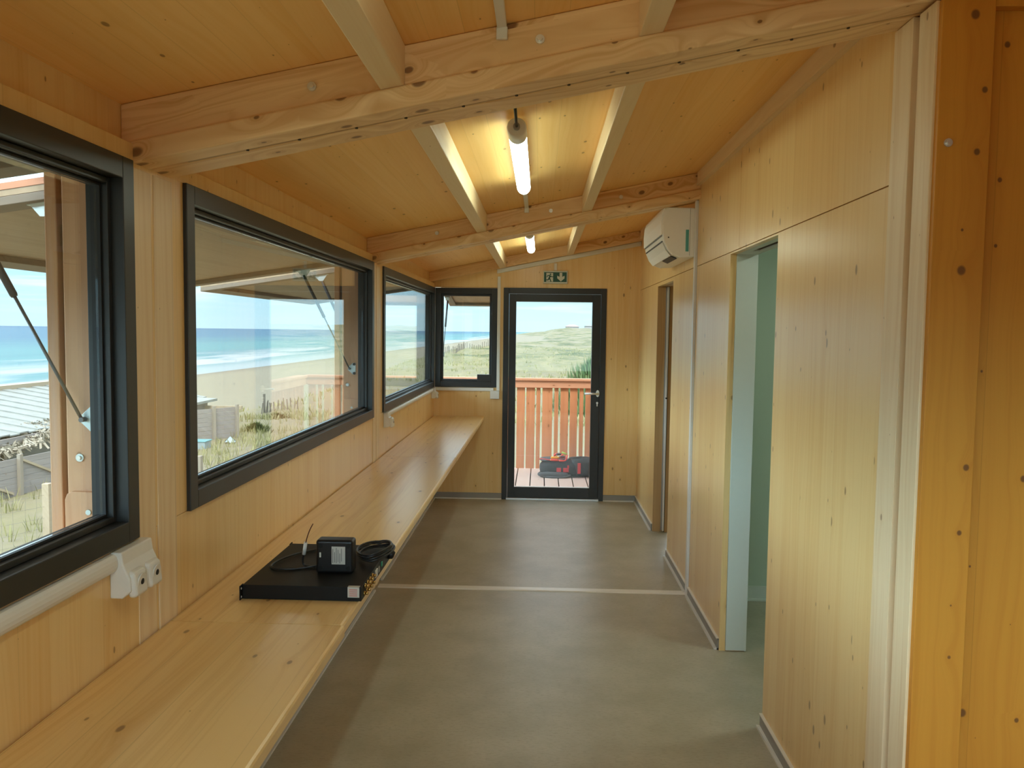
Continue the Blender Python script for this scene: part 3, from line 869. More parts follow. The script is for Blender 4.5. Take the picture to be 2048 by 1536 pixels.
def q(a, b, w0, w1):
    a, b = Vector((a[0] * .234, a[1] * .123)), Vector((b[0] * .234, b[1] * .123))
    d = (b - a).normalized(); n_ = Vector((-d.y, d.x))
    P = [a + n_ * w0, a - n_ * w0, b - n_ * w1, b + n_ * w1]
    man.prism([(sx0 + p.x, 0, sz0 + p.y) for p in P], (0, yf - .0018, 0), (0, yf - .0012, 0))
q((.285, .62), (.235, .40), .008, .007)      # trunk
q((.275, .64), (.175, .62), .0045, .004); q((.18, .63), (.14, .50), .004, .003)      # rear arm
q((.285, .62), (.335, .53), .0045, .004); q((.33, .53), (.42, .53), .004, .003)      # front arm
q((.235, .42), (.195, .28), .006, .005); q((.205, .285), (.115, .285), .005, .004)   # rear leg
q((.245, .42), (.285, .30), .006, .005); q((.28, .31), (.315, .14), .005, .004)      # front leg
man.prism([(sx0 + .29 * .234 + .0075 * math.cos(2 * PI * k / 14), 0, sz0 + .73 * .123 + .0075 * math.sin(2 * PI * k / 14)) for k in range(14)], (0, yf - .0018, 0), (0, yf - .0012, 0))
man.build('running_figure_mark', 'sign_green', t_)

# ------------------------------------------------------------------ rack unit with power adapter on the worktop
RX0, RX1, RY0, RY1, RZ0, RZ1 = -.905, -.537, 2.400, 2.885, .8212, .8650
t_ = thing('rack_unit', 'flat black rack unit lying on the worktop, row of brass ports on its side', 'electronic device', (-.72, 2.64, RZ0))
MB().box(RX0, RX1, RY0, RY1, RZ0, RZ1).build('case', 'rack_black', t_, bevel=.0015)
for yy, s_ in ((RY0, -1), (RY1, 1)):
    y0, y1 = sorted((yy, yy + s_ * .018))
    e = MB().box(RX0 - .003, RX0, min(yy - s_ * .01, y0), max(yy - s_ * .01, y1), RZ0, RZ1 + .001).build('mounting_ear', 'rack_black', t_, bevel=.001)
    for zz in (RZ0 + .009, RZ1 - .009):
        yh = yy + s_ * .009
        MB().tube([(RX0 - .0035, yh, zz), (RX0 + .0006, yh, zz)], .0034, 10).build('slot', 'strip_grey', e)
for i in range(4):
    for j, zz in enumerate((RZ0 + .013, RZ1 - .011)):
        yy = 2.440 + i * .036 + j * .012
        g = MB().cyl((RX1 - .002, yy, zz), (RX1 + .004, yy, zz), .0072, 14).cyl((RX1 + .004, yy, zz), (RX1 + .013, yy, zz), .0048, 14)
        g.build('port', 'brass', t_)
MB().box(RX1 - .001, RX1 + .004, 2.600, 2.632, RZ0 + .010, RZ1 - .008).build('port', 'steel', t_, bevel=.001)
MB().box(RX1 - .001, RX1 + .003, 2.655, 2.672, RZ0 + .012, RZ1 - .012).build('port', 'skirting_grey', t_, bevel=.001)
MB().box(RX1 - .001, RX1 + .003, 2.705, 2.722, RZ0 + .018, RZ1 - .010).build('port', 'port_green', t_, bevel=.001)
MB().tube([(RX1 - .001, 2.84, RZ0 + .024), (RX1 + .016, 2.84, RZ0 + .024), (RX1 + .022, 2.84, RZ0 + .022)], [.017, .016, .010], 18).build('knob', 'adapter_black', t_)
st = MB().box(RX1 - .042, RX1 - .006, RY0 - .0010, RY0 + .0003, RZ0 + .012, RZ1 - .001).box(RX1 - .042, RX1 - .006, RY0 - .0006, RY0 + .014, RZ1 - .0004, RZ1 + .0006).build('sticker', 'label_paper', t_)
g = MB()
for k in range(4):
    g.box(RX1 - .037, RX1 - .012, RY0 - .0016, RY0 - .0009, RZ0 + .0165 + k * .0062, RZ0 + .0182 + k * .0062)
g.build('printed_lines', 'label_red', st)

A = thing('power_adapter', 'black power adapter standing on edge on the rack unit, with coiled lead', 'power adapter', (-.655, 2.560, RZ1 + .0006))
ab = Vector((-.655, 2.560, RZ1 + .0006))
hw, hd, hh = .060, .027, .108
def AB(g, *a): return g.box(ab.x + a[0], ab.x + a[1], ab.y + a[2], ab.y + a[3], ab.z + a[4], ab.z + a[5])
body = AB(MB(), -hw, hw, -hd, hd, 0, hh).build('adapter_body', 'adapter_black', A, bevel=.009, seg=4)
lb = AB(MB(), -.008, .036, -hd - .0008, -hd + .0005, .030, .088).build('rating_label', 'label_paper', body)
g = MB()
for k, (u0, u1) in enumerate([(.034, .080), (.036, .070), (.034, .084), (.038, .078), (.034, .066), (.040, .082)]):
    u = .000 + k * .0056
    AB(g, u - .0006 - .004, u + .0010 - .004, -hd - .0014, -hd - .0007, u0, u1)
g.build('printed_lines', 'label_ink', lb)
for u in (-.043, .046):
    for v_ in (.018, .090):
        MB().cyl((ab.x + u, ab.y - hd + .001, ab.z + v_), (ab.x + u, ab.y - hd - .003, ab.z + v_), .0072, 14).build('rubber_foot', 'rack_black', body)
AB(MB(), -.0475, -.0425, -hd - .0008, -hd + .0005, .052, .068).build('white_mark', 'sign_white', body)
# coiled lead on the right, loop on the left
path = []
for k in range(97):
    a_ = 2 * PI * k / 24
    path.append((-.562 + .058 * math.cos(a_) + .006 * math.sin(a_ * .25), 2.735 + .098 * math.sin(a_), RZ1 + .008 + .0065 * k / 24 + .014 * max(0, math.cos(a_))))
MB().tube(path, .0034, 8).build('coiled_lead', 'cable_black', A)
def curve(pts, n=10):
    P = [Vector(p) for p in pts]; out = []
    P = [P[0] * 2 - P[1]] + P + [P[-1] * 2 - P[-2]]
    for i in range(1, len(P) - 2):
        for k in range(n):
            u = k / n
            a, b, c, d = P[i - 1:i + 3]
            out.append(.5 * ((2 * b) + (c - a) * u + (2 * a - 5 * b + 4 * c - d) * u * u + (3 * b - a - 3 * c + d) * u ** 3))
    return out + [P[-2]]
zt = RZ1 + .0045
MB().tube(curve([(-.700, 2.60, zt + .01), (-.765, 2.575, zt), (-.830, 2.555, zt), (-.878, 2.585, zt + .001), (-.858, 2.690, zt + .002), (-.790, 2.790, zt), (-.690, 2.800, zt + .003), (-.610, 2.770, zt + .012)]), .0036, 8).build('lead_loop', 'cable_black', A)
MB().tube(curve([(-.700, 2.575, zt), (-.740, 2.590, zt), (-.772, 2.600, zt + .002), (-.776, 2.598, zt + .022), (-.770, 2.592, zt + .045)]), .0036, 8).build('lead_loop', 'cable_black', A)
MB().tube([(-.7705, 2.5922, zt + .040), (-.762, 2.583, zt + .082)], .0062, 12).build('connector', 'strip_grey', A)
MB().tube(curve([(-.762, 2.583, zt + .080), (-.754, 2.577, zt + .105), (-.744, 2.570, zt + .128), (-.731, 2.560, zt + .150)]), .0017, 6).build('bare_wire', 'cable_red', A)

# ------------------------------------------------------------------ outside: fins, hinged flaps, gas struts
def fin(label, y0, y1):
    f = thing('exterior_post', label, 'post', (-1.2, y0, -.4))
    MB().box(-1.242, -1.1315, y0, y1, -.4, 2.10).build('post_timber', 'larch_post', f, bevel=.004)
    MB().box(-1.290, -1.258, y0 + .004, y1, -.4, 2.07).build('outer_batten', 'larch_post', f, bevel=.003)
    MB().box(-1.258, -1.242, y0 + .03, y1 - .03, -.4, 2.05).build('spacer', 'shadow_gap', f)
    MB().prism([(-1.240, 0, -.4), (-1.132, 0, -.4), (-1.132, 0, 1.218), (-1.222, 0, 1.218), (-1.234, 0, 1.212), (-1.240, 0, 1.196)], (0, y0 - .018, 0), (0, y0 - .0005, 0)).build('lower_block', 'larch_post', f, bevel=.002)
    w_ = MB().cyl((-1.206, y0 + .001, 1.306), (-1.206, y0 - .004, 1.306), .0105, 22).build('washer', 'zinc', f)
    MB().cyl((-1.206, y0 - .0035, 1.306), (-1.206, y0 - .009, 1.306), .0058, 6).build('bolt_head', 'steel', w_)
    MB().cyl((-1.176, y0 - .017, 1.165), (-1.176, y0 - .022, 1.165), .007, 14).build('bolt_head', 'zinc', f)
    return f
fin('reddish larch post outside the near window, closest to camera', 2.062, 2.285)
fin('reddish larch post outside the far end of the middle window', 5.000, 5.275)
FZ = lambda x: 2.052 - .150 * (-1.19 - x)
def flap(label, y0, y1):
    f = thing('awning_flap', label, 'shutter flap', (-1.7, (y0 + y1) / 2, 1.98))
    def sl(g, xa, xb, ya, yb, z0, z1):
        return g.hexa([(xa, ya, FZ(xa) + z0), (xb, ya, FZ(xb) + z0), (xb, yb, FZ(xb) + z0), (xa, yb, FZ(xa) + z0),
                       (xa, ya, FZ(xa) + z1), (xb, ya, FZ(xb) + z1), (xb, yb, FZ(xb) + z1), (xa, yb, FZ(xa) + z1)])
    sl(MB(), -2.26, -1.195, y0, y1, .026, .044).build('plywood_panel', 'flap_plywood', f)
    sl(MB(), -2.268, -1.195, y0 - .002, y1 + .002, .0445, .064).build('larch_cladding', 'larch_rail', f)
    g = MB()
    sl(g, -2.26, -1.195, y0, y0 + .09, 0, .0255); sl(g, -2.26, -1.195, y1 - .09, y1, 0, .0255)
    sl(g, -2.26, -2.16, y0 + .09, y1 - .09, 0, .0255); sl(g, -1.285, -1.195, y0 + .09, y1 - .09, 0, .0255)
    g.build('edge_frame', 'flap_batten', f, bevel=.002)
    return f
flap('raised shutter flap over the near window', -.60, 2.040)
flap('raised shutter flap over the middle window', 2.305, 4.985)
flap('raised shutter flap over the corner window', 5.295, 7.90)
f = thing('awning_flap', 'raised shutter flap over the small far window', 'shutter flap', (-.7, 8.5, 1.98))
FY = lambda y: 2.048 - .150 * (y - 8.02)
def sly(g, xa, xb, ya, yb, z0, z1):
    return g.hexa([(xa, ya, FY(ya) + z0), (xb, ya, FY(ya) + z0), (xb, yb, FY(yb) + z0), (xa, yb, FY(yb) + z0),
                   (xa, ya, FY(ya) + z1), (xb, ya, FY(ya) + z1), (xb, yb, FY(yb) + z1), (xa, yb, FY(yb) + z1)])
sly(MB(), -1.0, -.40, 8.03, 8.85, .026, .044).build('plywood_panel', 'flap_plywood', f)
sly(MB(), -1.002, -.398, 8.03, 8.855, .0445, .064).build('larch_cladding', 'larch_post', f)
g = MB(); sly(g, -1.0, -.93, 8.03, 8.85, 0, .0255); sly(g, -.47, -.40, 8.03, 8.85, 0, .0255); sly(g, -.93, -.47, 8.77, 8.85, 0, .0255); sly(g, -.93, -.47, 8.03, 8.10, 0, .0255)
g.build('edge_frame', 'flap_batten', f)

def strut(label, p0, p1, ny=-1):
    """p0: foot bracket on the post face, p1: bracket under the flap"""
    s_ = thing('gas_strut', label, 'gas strut', p0, 'gas struts holding the flaps')
    a, b = Vector(p0), Vector(p1)
    m_ = a.lerp(b, .56)
    MB().tube([a, m_], .0042, 10).build('piston_rod', 'strut_grey', s_)
    MB().tube([m_ - (b - a).normalized() * .006, m_, b - (b - a).normalized() * .02, b], [.0075, .0095, .0095, .006], 14).build('gas_cylinder', 'strut_black', s_)
    yw = a.y - ny * .016                           # post face
    d = -ny * .003
    x_, z_ = a.x, a.z
    y0_, y1_ = sorted((yw, yw - d * 1.0))
    pl = [(x_ + .036, 0, z_ + .036), (x_ + .036, 0, z_ - .036), (x_ + .018, 0, z_ - .036), (x_ - .012, 0, z_ - .008), (x_ - .012, 0, z_ + .008), (x_ + .018, 0, z_ + .036)]
    fb = MB().prism(pl, (0, y0_, 0), (0, y1_, 0)).build('foot_bracket', 'zinc', s_, bevel=.001)
    for dz in (.028, -.028):
        MB().cyl((x_ + .027, y0_ if ny < 0 else y1_, z_ + dz), (x_ + .027, (y0_ if ny < 0 else y1_) + ny * .006, z_ + dz), .0085, 14).build('screw_head', 'gasket', fb)
    MB().cyl((x_, yw, z_), (x_, a.y + ny * .006, z_), .0065, 12).build('ball_stud', 'strut_grey', s_)
    zb_ = FZ(b.x)
    g = MB().hexa([(b.x - .045, b.y - .02, FZ(b.x - .045) - .003), (b.x + .045, b.y - .02, FZ(b.x + .045) - .003), (b.x + .045, b.y + .02, FZ(b.x + .045) - .003), (b.x - .045, b.y + .02, FZ(b.x - .045) - .003),
                   (b.x - .045, b.y - .02, FZ(b.x - .045)), (b.x + .045, b.y - .02, FZ(b.x + .045)), (b.x + .045, b.y + .02, FZ(b.x + .045)), (b.x - .045, b.y + .02, FZ(b.x - .045))])
    g.prism([(b.x - .04, 0, FZ(b.x - .04) - .003), (b.x - .012, 0, b.z - .010), (b.x + .012, 0, b.z - .010), (b.x + .04, 0, FZ(b.x + .04) - .003)], (0, b.y - ny * .010 - .0015, 0), (0, b.y - ny * .010 + .0015, 0))
    g.build('flap_bracket', 'zinc', s_)
    return s_
strut('black gas strut crossing the near window', (-1.190, 2.046, 1.408), (-1.462, 1.990, FZ(-1.462) - .03))
strut('black gas strut at the near end of the flap seen behind the larch post', (-1.190, 2.301, 1.408), (-1.462, 2.352, FZ(-1.462) - .03), 1)
strut('black gas strut at the far end of the middle window', (-1.190, 4.984, 1.408), (-1.462, 4.935, FZ(-1.462) - .03))
strut('black gas strut at the near end of the corner window', (-1.190, 5.291, 1.408), (-1.462, 5.342, FZ(-1.462) - .03), 1)
s_ = thing('gas_strut', 'black gas strut outside the small far window', 'gas strut', (-1.0, 8.03, 1.40), 'gas struts holding the flaps')
MB().tube([(-.975, 8.035, 1.42), (-.972, 8.20, 1.70)], .0042, 10).build('piston_rod', 'strut_grey', s_)
MB().tube([(-.972, 8.195, 1.695), (-.968, 8.335, 1.965)], .0095, 12).build('gas_cylinder', 'strut_black', s_)
MB().box(-.99, -.96, 8.001, 8.03, 1.395, 1.445).build('foot_bracket', 'zinc', s_)
MB().box(-.985, -.95, 8.31, 8.36, 1.965, FY(8.34) - .001).build('flap_bracket', 'zinc', s_)
# outer cladding of the sea side below the windows
g = MB()
for a, b in ((-.95, 2.04), (2.287, 4.98), (5.277, 8.0)):
    g.box(-1.158, xo - .001, a, b, -.45, WZ0 - .04).box(-1.158, xo - .001, a, b, WZ1 + .02, 2.13)
struct(g.build('wall_sea_cladding', 'larch_board'), 'larch cladding on the sea side of the cabin', 'wall')

# ------------------------------------------------------------------ terrace with railing
g = MB()
gx = .0615 - .157 * 9
while gx < .66:
    x0, x1_ = gx + .006, min(gx + .151, .70)
    g.box(x0, x1_, 8.075, 8.50, -.028, 0.0); g.box(x0, x1_, 8.504, 9.745, -.028, 0.0)
    gx += .157
g.box(-1.34, .70, 8.002, 8.068, -.028, 0.0)
g.box(-1.34, .70, 8.05, 9.74, -.20, -.06, 1)
struct(g.build('terrace_deck', ['deck_board', 'shadow_gap'], bevel=.002), 'pinkish timber deck outside the glazed door', 'deck')
def railing(label, boards, run, c, dirn, zb=-.02, ztop=1.098, cut=None):
    r_ = thing('deck_railing', label, 'railing', (run[0], c, 0) if dirn == 'X' else (c, run[0], 0))
    mat = 'larch_rail' if dirn == 'X' else 'deck_board'
    def bx(u0, u1, d0, d1, z0, z1):
        return MB().box(u0, u1, c + d0, c + d1, z0, z1) if dirn == 'X' else MB().box(c + d0, c + d1, u0, u1, z0, z1)
    rm = 'larch_rail' if dirn == 'X' else 'larch_post'
    bx(run[0] - .01, run[1] + .01, -.045, .085, ztop - .030, ztop).build('cap_rail', rm, r_, bevel=.004)
    bx(run[0], run[1], -.026, -.001, ztop - .115, ztop - .031).build('upper_rail', rm, r_, bevel=.003)
    for (u0, u1) in boards:
        bx(u0, u1, .002, .026, zb - .08, ztop - .032).build('board', 'larch_board', r_, bevel=.003)
    return r_
B0 = [(-.279, -.182), (-.164, -.061), (-.043, .005), (.029, .150), (.174, .2225), (.247, .343), (.361, .451), (.4756, .524), (.548, .640)]
u = -.30
while u > -1.28:
    w_ = R.choice((.05, .09, .10, .12)); B0.append((u - w_, u)); u -= w_ + .02
railing('larch railing seen through the glazed door, boards with gaps', B0, (-1.30, .66), 9.70, 'X')
B1 = []; u = 8.06
while u < 9.60:
    w_ = R.choice((.05, .09, .10, .12)); B1.append((u, min(u + w_, 9.68))); u += w_ + .02
railing('larch side railing on the right of the deck, mirrored in the middle window', B1, (8.02, 9.60), .665, 'Y')

# tool bag on the deck with hand tools on it
T = thing('tool_bag', 'black tool bag with red straps lying on the deck outside the door', 'bag', (.29, 9.28, 0))
g = MB().ball((.27, 9.28, .088), .265, .175, .088, 28, 14, 0, .62)
g.build('bag_body', 'bag_fabric', T)
g = MB().ball((.50, 9.27, .108), .135, .165, .108, 22, 12, 0, .60)
g.build('end_pocket', 'bag_fabric', T)
g = MB().ball((.17, 9.32, .178), .165, .115, .022, 22, 8, 0, .7); g.build('open_lid', 'bag_grey', T)
ring = [(.17 + .166 * math.cos(a_) , 9.32 + .117 * math.sin(a_), .178 + .012 * math.sin(a_ * 2)) for a_ in [2 * PI * k / 28 for k in range(29)]]
MB().tube(ring, .006, 8).build('lid_piping', 'bag_red', T)
g = MB().ball((.17, 9.105, .034), .17, .035, .033, 22, 8, 0, .7); g.build('front_pocket', 'bag_grey', T)
def patch(x0, x1, z0, z1, y):
    return MB().box(x0, x1, y - .006, y + .012, z0, z1)
patch(.200, .252, .066, .112, 9.101).build('webbing_loop', 'bag_red', T, bevel=.003)
patch(.276, .338, .066, .112, 9.100).box(.322, .342, 9.096, 9.112, .108, .142).build('webbing_loop', 'bag_red', T, bevel=.003)
patch(.438, .474, .050, .172, 9.098).build('strap', 'bag_red', T, bevel=.003)
MB().tube(curve([(.02, 9.16, .05), (.00, 9.13, .03), (.06, 9.09, .014), (.17, 9.06, .010), (.30, 9.075, .012), (.36, 9.10, .03)]), .014, 10).build('shoulder_strap', 'bag_grey', T)
MB().tube(curve([(.33, 9.22, .185), (.37, 9.20, .215), (.45, 9.20, .218), (.50, 9.22, .200)]), .012, 10).build('carry_handle', 'bag_grey', T)
def tool(name, label, cat, p0, p1, mat, tip, k=(.0, .62)):
    a, b = Vector(p0), Vector(p1)
    s2 = thing(name, label, cat, p0)
    MB().tube([a, a.lerp(b, .06), a.lerp(b, .5), a.lerp(b, .62)], [.008, .013, .013, .009], 12).build('handle', [mat], s2)
    MB().tube([a.lerp(b, .60), b], .006, 10).build('shank', 'tool_red' if tip == 'r' else 'steel', s2)
    MB().tube([a.lerp(b, -.01), a.lerp(b, .04)], .0095, 12).build('end_cap', 'tool_yellow', s2)
tool('screwdriver', 'orange and red insulated screwdriver, upper of two on the tool bag', 'screwdriver', (.135, 9.20, .214), (.29, 9.22, .211), 'tool_yellow', 'r')
tool('screwdriver', 'red insulated screwdriver with yellow end, lower of two on the tool bag', 'screwdriver', (.130, 9.165, .194), (.27, 9.175, .190), 'tool_red', 'r')
P_ = thing('pliers', 'red handled pliers lying across the tool bag', 'pliers', (.29, 9.19, .20))
MB().tube(curve([(.23, 9.15, .186), (.28, 9.155, .186), (.305, 9.16, .196), (.315, 9.165, .224), (.325, 9.17, .252)]), .008, 10).build('handle', 'tool_red', P_)
MB().tube(curve([(.24, 9.19, .222), (.255, 9.19, .24), (.275, 9.19, .256)]), .008, 10).build('handle', 'tool_red', P_)
MB().ball((.265, 9.19, .228), .035, .018, .012, 14, 8).build('jaws', 'bag_grey', P_)
C_ = thing('cable_cutter', 'grey and red cutter on top of the tool bag', 'cutter', (.21, 9.26, .23))
MB().tube(curve([(.17, 9.27, .225), (.20, 9.27, .250), (.235, 9.27, .244)]), .011, 10).build('handle', 'tool_red', C_)
MB().ball((.225, 9.255, .247), .032, .02, .016, 14, 8).build('jaws', 'bag_grey', C_)
T2 = thing('tape_roll', 'small yellow and green tape lying on top of the tool bag', 'tape', (.29, 9.27, .24))
MB().tube([(.262, 9.27, .268), (.292, 9.27, .256), (.316, 9.27, .246)], .010, 12).build('tape', 'tool_green', T2)

# ------------------------------------------------------------------ dune, beach, sea
def sm(a, b, x):
    u = max(0.0, min(1.0, (x - a) / (b - a)))
    return u * u * (3 - 2 * u)
def wob(x, y):
    return (.5 * math.sin(x * .31 + y * .17) + .35 * math.sin(x * .73 - y * .41 + 1.3) + .25 * math.sin(y * .9 + x * .15 + .5))
def gz(x, y):
    e = -15.2 - 5.0 * sm(60, 160, y) + 24 * sm(185, 480, y) + 14 * sm(480, 900, y)
    if x > e: z = -3.0
    elif x > e - 9: z = -3.0 - 2.6 * sm(0, 9, e - x)
    elif x > -42: z = -5.6 - 1.8 * max(0.0, (e - 9 - x) / (e - 9 + 42))
    else: z = -7.4 - 1.6 * min(1.0, (-42 - x) / 38) - .12 * max(0, -80 - x)
    land = sm(e - 14, e, x)
    near = sm(12, 40, abs(x) + abs(y - 6))
    z += land * near * .22 * wob(x, y) * (1 + 2 * sm(60, 300, y))
    z += 8.3 * sm(470, 880, y) * sm(-85, 5, x) + 1.6 * sm(150, 500, y) * sm(0, 60, x)
    z += .9 * sm(120, 320, y) * land * wob(x * .22, y * .05)
    return z
def axis_pts(lo, hi, c0, c1, step, grow):
    p = [c0]
    while p[-1] < c1: p.append(p[-1] + step)
    s_ = step
    while p[-1] < hi:
        s_ *= grow; p.append(p[-1] + s_)
    s_ = step
    while p[0] > lo:
        s_ *= grow; p.insert(0, p[0] - s_)
    return p
gxs = axis_pts(-110, 260, -30, 14, .9, 1.13)
gys = axis_pts(-60, 5200, 4, 60, .9, 1.045)
g = MB()
nx = len(gxs)
g.add([(x, y, gz(x, y)) for y in gys for x in gxs],
      [(j * nx + i, j * nx + i + 1, (j + 1) * nx + i + 1, (j + 1) * nx + i) for j in range(len(gys) - 1) for i in range(nx - 1)], 0, True)
struct(g.build('ground', 'dune_ground'), 'sandy beach and grassy dune outside the windows', 'ground')
g = MB()
for (xa, xb) in ((-30000, -3000), (-3000, -600), (-600, -77)):
    g.add([(xa, -20000, -9.0), (xb, -20000, -9.0), (xb, 30000, -9.0), (xa, 30000, -9.0)], [(0, 1, 2, 3)])
struct(g.build('sea', 'sea_water', weld=True), 'turquoise and blue sea with white surf', 'sea')

def blades(g, c, n, h, spread, wd):
    for _ in range(n):
        a_ = R.uniform(0, 2 * PI); r_ = R.random() * spread * .4
        b_ = Vector((c[0] + r_ * math.cos(a_), c[1] + r_ * math.sin(a_), c[2] - .05))
        hh_ = h * R.uniform(.55, 1.1); ln = R.uniform(.15, .6) * hh_
        tp = b_ + Vector((ln * math.cos(a_), ln * math.sin(a_), hh_))
        md = b_.lerp(tp, .5) + Vector((0, 0, hh_ * .10))
        sd_ = Vector((-math.sin(a_), math.cos(a_), 0)) * wd
        if R.random() < .5: sd_ = Vector((wd, 0, 0))
        g.add([b_ - sd_, b_ + sd_, md + sd_ * .8, md - sd_ * .8, tp], [(0, 1, 2, 3), (3, 2, 4)])
g = MB()
for _ in range(1500):
    y = R.uniform(9, 46); x = R.uniform(-14.5, -3.2) if y < 24 else R.uniform(-15.0, -6)
    if wob(x * .9, y * .9) + R.uniform(-.8, .8) < -.15: continue
    blades(g, (x, y, gz(x, y)), 6, .42, .35, .012)
for _ in range(2600):
    y = 40 + 190 * R.random() ** 1.5; x = R.uniform(-22, 4 + y * .10)
    if wob(x * .35, y * .2) + R.uniform(-.8, .8) < -.1: continue
    blades(g, (x, y, gz(x, y)), 4, .45, .6, .03)
tag(g.build('dune_grass', 'marram'), 'yellow green marram grass tufts on the dune', 'grass', None, 'stuff')

def shrub(label, c, rx, ry, rz, n, mat, up=False, lw=.03, lh=.16):
    g = MB()
    for _ in range(n):
        a_ = R.uniform(0, 2 * PI); v_ = R.random() ** .5
        th = R.uniform(0, PI / 2)
        p = Vector((c[0] + rx * v_ * math.cos(a_) * math.cos(th), c[1] + ry * v_ * math.sin(a_) * math.cos(th), c[2] + rz * math.sin(th) * R.uniform(.35, 1)))
        d_ = Vector((math.cos(a_) * .5, math.sin(a_) * .5, R.uniform(.4, 1.4) if not up else 2.0)).normalized() * lh * R.uniform(.6, 1.3)
        s2 = Vector((-math.sin(a_), math.cos(a_), R.uniform(-.3, .3))).normalized() * lw
        g.add([p - s2, p + s2, p + d_ * .6 + s2 * .7, p + d_ * .6 - s2 * .7, p + d_], [(0, 1, 2, 3), (3, 2, 4)])
    g.ball((c[0], c[1], c[2]), rx * .7, ry * .7, rz * .75, 12, 8)
    return tag(g.build('dune_shrub', mat, base=c), label, 'shrub')
shrub('feathery green shrub behind the railing, seen through the glazed door', (3.0, 45.0, -3.0), 2.5, 1.6, 2.9, 5200, 'tamarisk', True, .035, .55)
shrub('low olive shrub on the dune edge right of the grey fence', (-12.75, 35.6, -3.25), 1.05, .9, .62, 1500, 'low_shrub')
shrub('low olive shrub farther along the dune edge below the pickets', (-14.0, 42.3, -3.45), 1.5, 1.2, .55, 1500, 'low_shrub')

def pickets(label, pts, h, wd, n, lean=.08, post_i=None):
    t2 = thing('picket_fence', label, 'fence', (*pts[0], gz(*pts[0])))
    for k in range(n):
        u_ = k / (n - 1)
        s2 = u_ * (len(pts) - 1); i = min(int(s2), len(pts) - 2); f_ = s2 - i
        x = pts[i][0] * (1 - f_) + pts[i + 1][0] * f_; y = pts[i][1] * (1 - f_) + pts[i + 1][1] * f_
        z = gz(x, y); hh_ = h * R.uniform(.75, 1.1); l1 = R.uniform(-lean, lean) * h
        w2 = wd
        if post_i is not None and k == post_i: hh_, w2, l1 = h * 1.7, wd * 2.2, 0
        MB().hexa([(x - w2, y - w2, z - .2), (x + w2, y - w2, z - .2), (x + w2, y + w2, z - .2), (x - w2, y + w2, z - .2),
                   (x - w2 + l1, y - w2, z + hh_), (x + w2 + l1, y - w2, z + hh_), (x + w2 + l1, y + w2, z + hh_), (x - w2 + l1, y + w2, z + hh_)]).build('picket' if w2 == wd else 'fence_post', 'picket', t2)
    return t2
pickets('far row of leaning pickets on the dune, seen through the small far window', [(-20.6, 158), (-18.2, 172), (-18.5, 196), (-13.5, 224)], 1.5, .07, 40)
pickets('weathered picket fence with one tall post above the olive shrubs', [(-15.3, 43.6), (-15.0, 44.6), (-14.2, 46.6)], .62, .022, 16, .25, 2)

# plank fences and huts below the windows
def plank_fence(label, p0, p1, z0, z1, nb, posts, braces=False):
    t2 = thing('plank_fence', label, 'fence', (*p0, z0))
    a, b = Vector((*p0, 0)), Vector((*p1, 0)); d_ = (b - a).normalized(); n_ = Vector((d_.y, -d_.x, 0))
    if n_.x < 0: n_ = -n_
    hb = (z1 - z0) / nb
    g = MB()
    def slab(g, s0, s1, o0, o1, za, zb_, zc=None, zd=None):
        P0, P1 = a + d_ * s0, a + d_ * s1
        zc = za if zc is None else zc; zd = zb_ if zd is None else zd
        g.hexa([tuple(P0 + n_ * o0 + Vector((0, 0, za))), tuple(P0 + n_ * o1 + Vector((0, 0, za))), tuple(P1 + n_ * o1 + Vector((0, 0, zc))), tuple(P1 + n_ * o0 + Vector((0, 0, zc))),
                tuple(P0 + n_ * o0 + Vector((0, 0, zb_))), tuple(P0 + n_ * o1 + Vector((0, 0, zb_))), tuple(P1 + n_ * o1 + Vector((0, 0, zd))), tuple(P1 + n_ * o0 + Vector((0, 0, zd)))])
    L = (b - a).length
    for i in range(nb):
        slab(g, 0, L, 0, .03, z0 + i * hb, z0 + (i + 1) * hb - .012)
    g.build('plank_panel', 'grey_timber', t2)
    for s2 in posts:
        g = MB(); slab(g, s2 - .06, s2 + .06, .031, .13, z0 - .3, z1 + .10); g.build('fence_post', 'grey_post', t2)
    if braces:
        for s2 in posts[:-1]:
            g = MB(); slab(g, s2 + .1, s2 + 2.1, .045, .085, z1 - .10, z1 - .03, z0 + .05, z0 + .12); g.build('brace', 'pale_timber', t2)
    return t2
plank_fence('long grey plank fence with pale diagonal braces below the near window', (-15.0, 16.6), (-13.85, 27.4), -3.05, -2.0, 6, [.4, 2.75, 5.1, 7.4, 9.8], True)
plank_fence('tall grey plank fence beside the far hut below the middle window', (-15.4, 29.2), (-12.72, 33.3), -3.05, -1.62, 8, [2.2, 3.75, 4.85])
H1 = thing('beach_hut', 'grey beach hut with sheet roof and shaggy awning below the near window', 'hut', (-19, 26, -4.6))
MB().box(-21.6, -17.0, 17, 39.5, -5.2, -1.93).build('wall', 'shed_grey', H1)
g = MB()
for k in range(49):
    ya = 16.8 + k * .47
    zc = .0 if k % 2 else .035
    g.hexa([(-21.8, ya, -1.02 + zc), (-16.75, ya, -1.86 + zc), (-16.75, ya + .468, -1.86 + zc), (-21.8, ya + .468, -1.02 + zc),
            (-21.8, ya, -.98 + zc), (-16.75, ya, -1.82 + zc), (-16.75, ya + .468, -1.82 + zc), (-21.8, ya + .468, -.98 + zc)])
g.build('sheet_roof', 'roof_sheet', H1)
MB().box(-21.95, -21.80, 16.5, 40, -1.10, -.80).build('ridge_board', 'pale_timber', H1)
MB().box(-16.74, -16.66, 16.8, 39.8, -2.10, -1.90).build('eave_board', 'grey_timber', H1)
for yy in (19.5, 24.7, 28.8):
    MB().box(-16.99, -16.90, yy, yy + .14, -5, -1.95).build('wall_post', 'grey_post', H1)
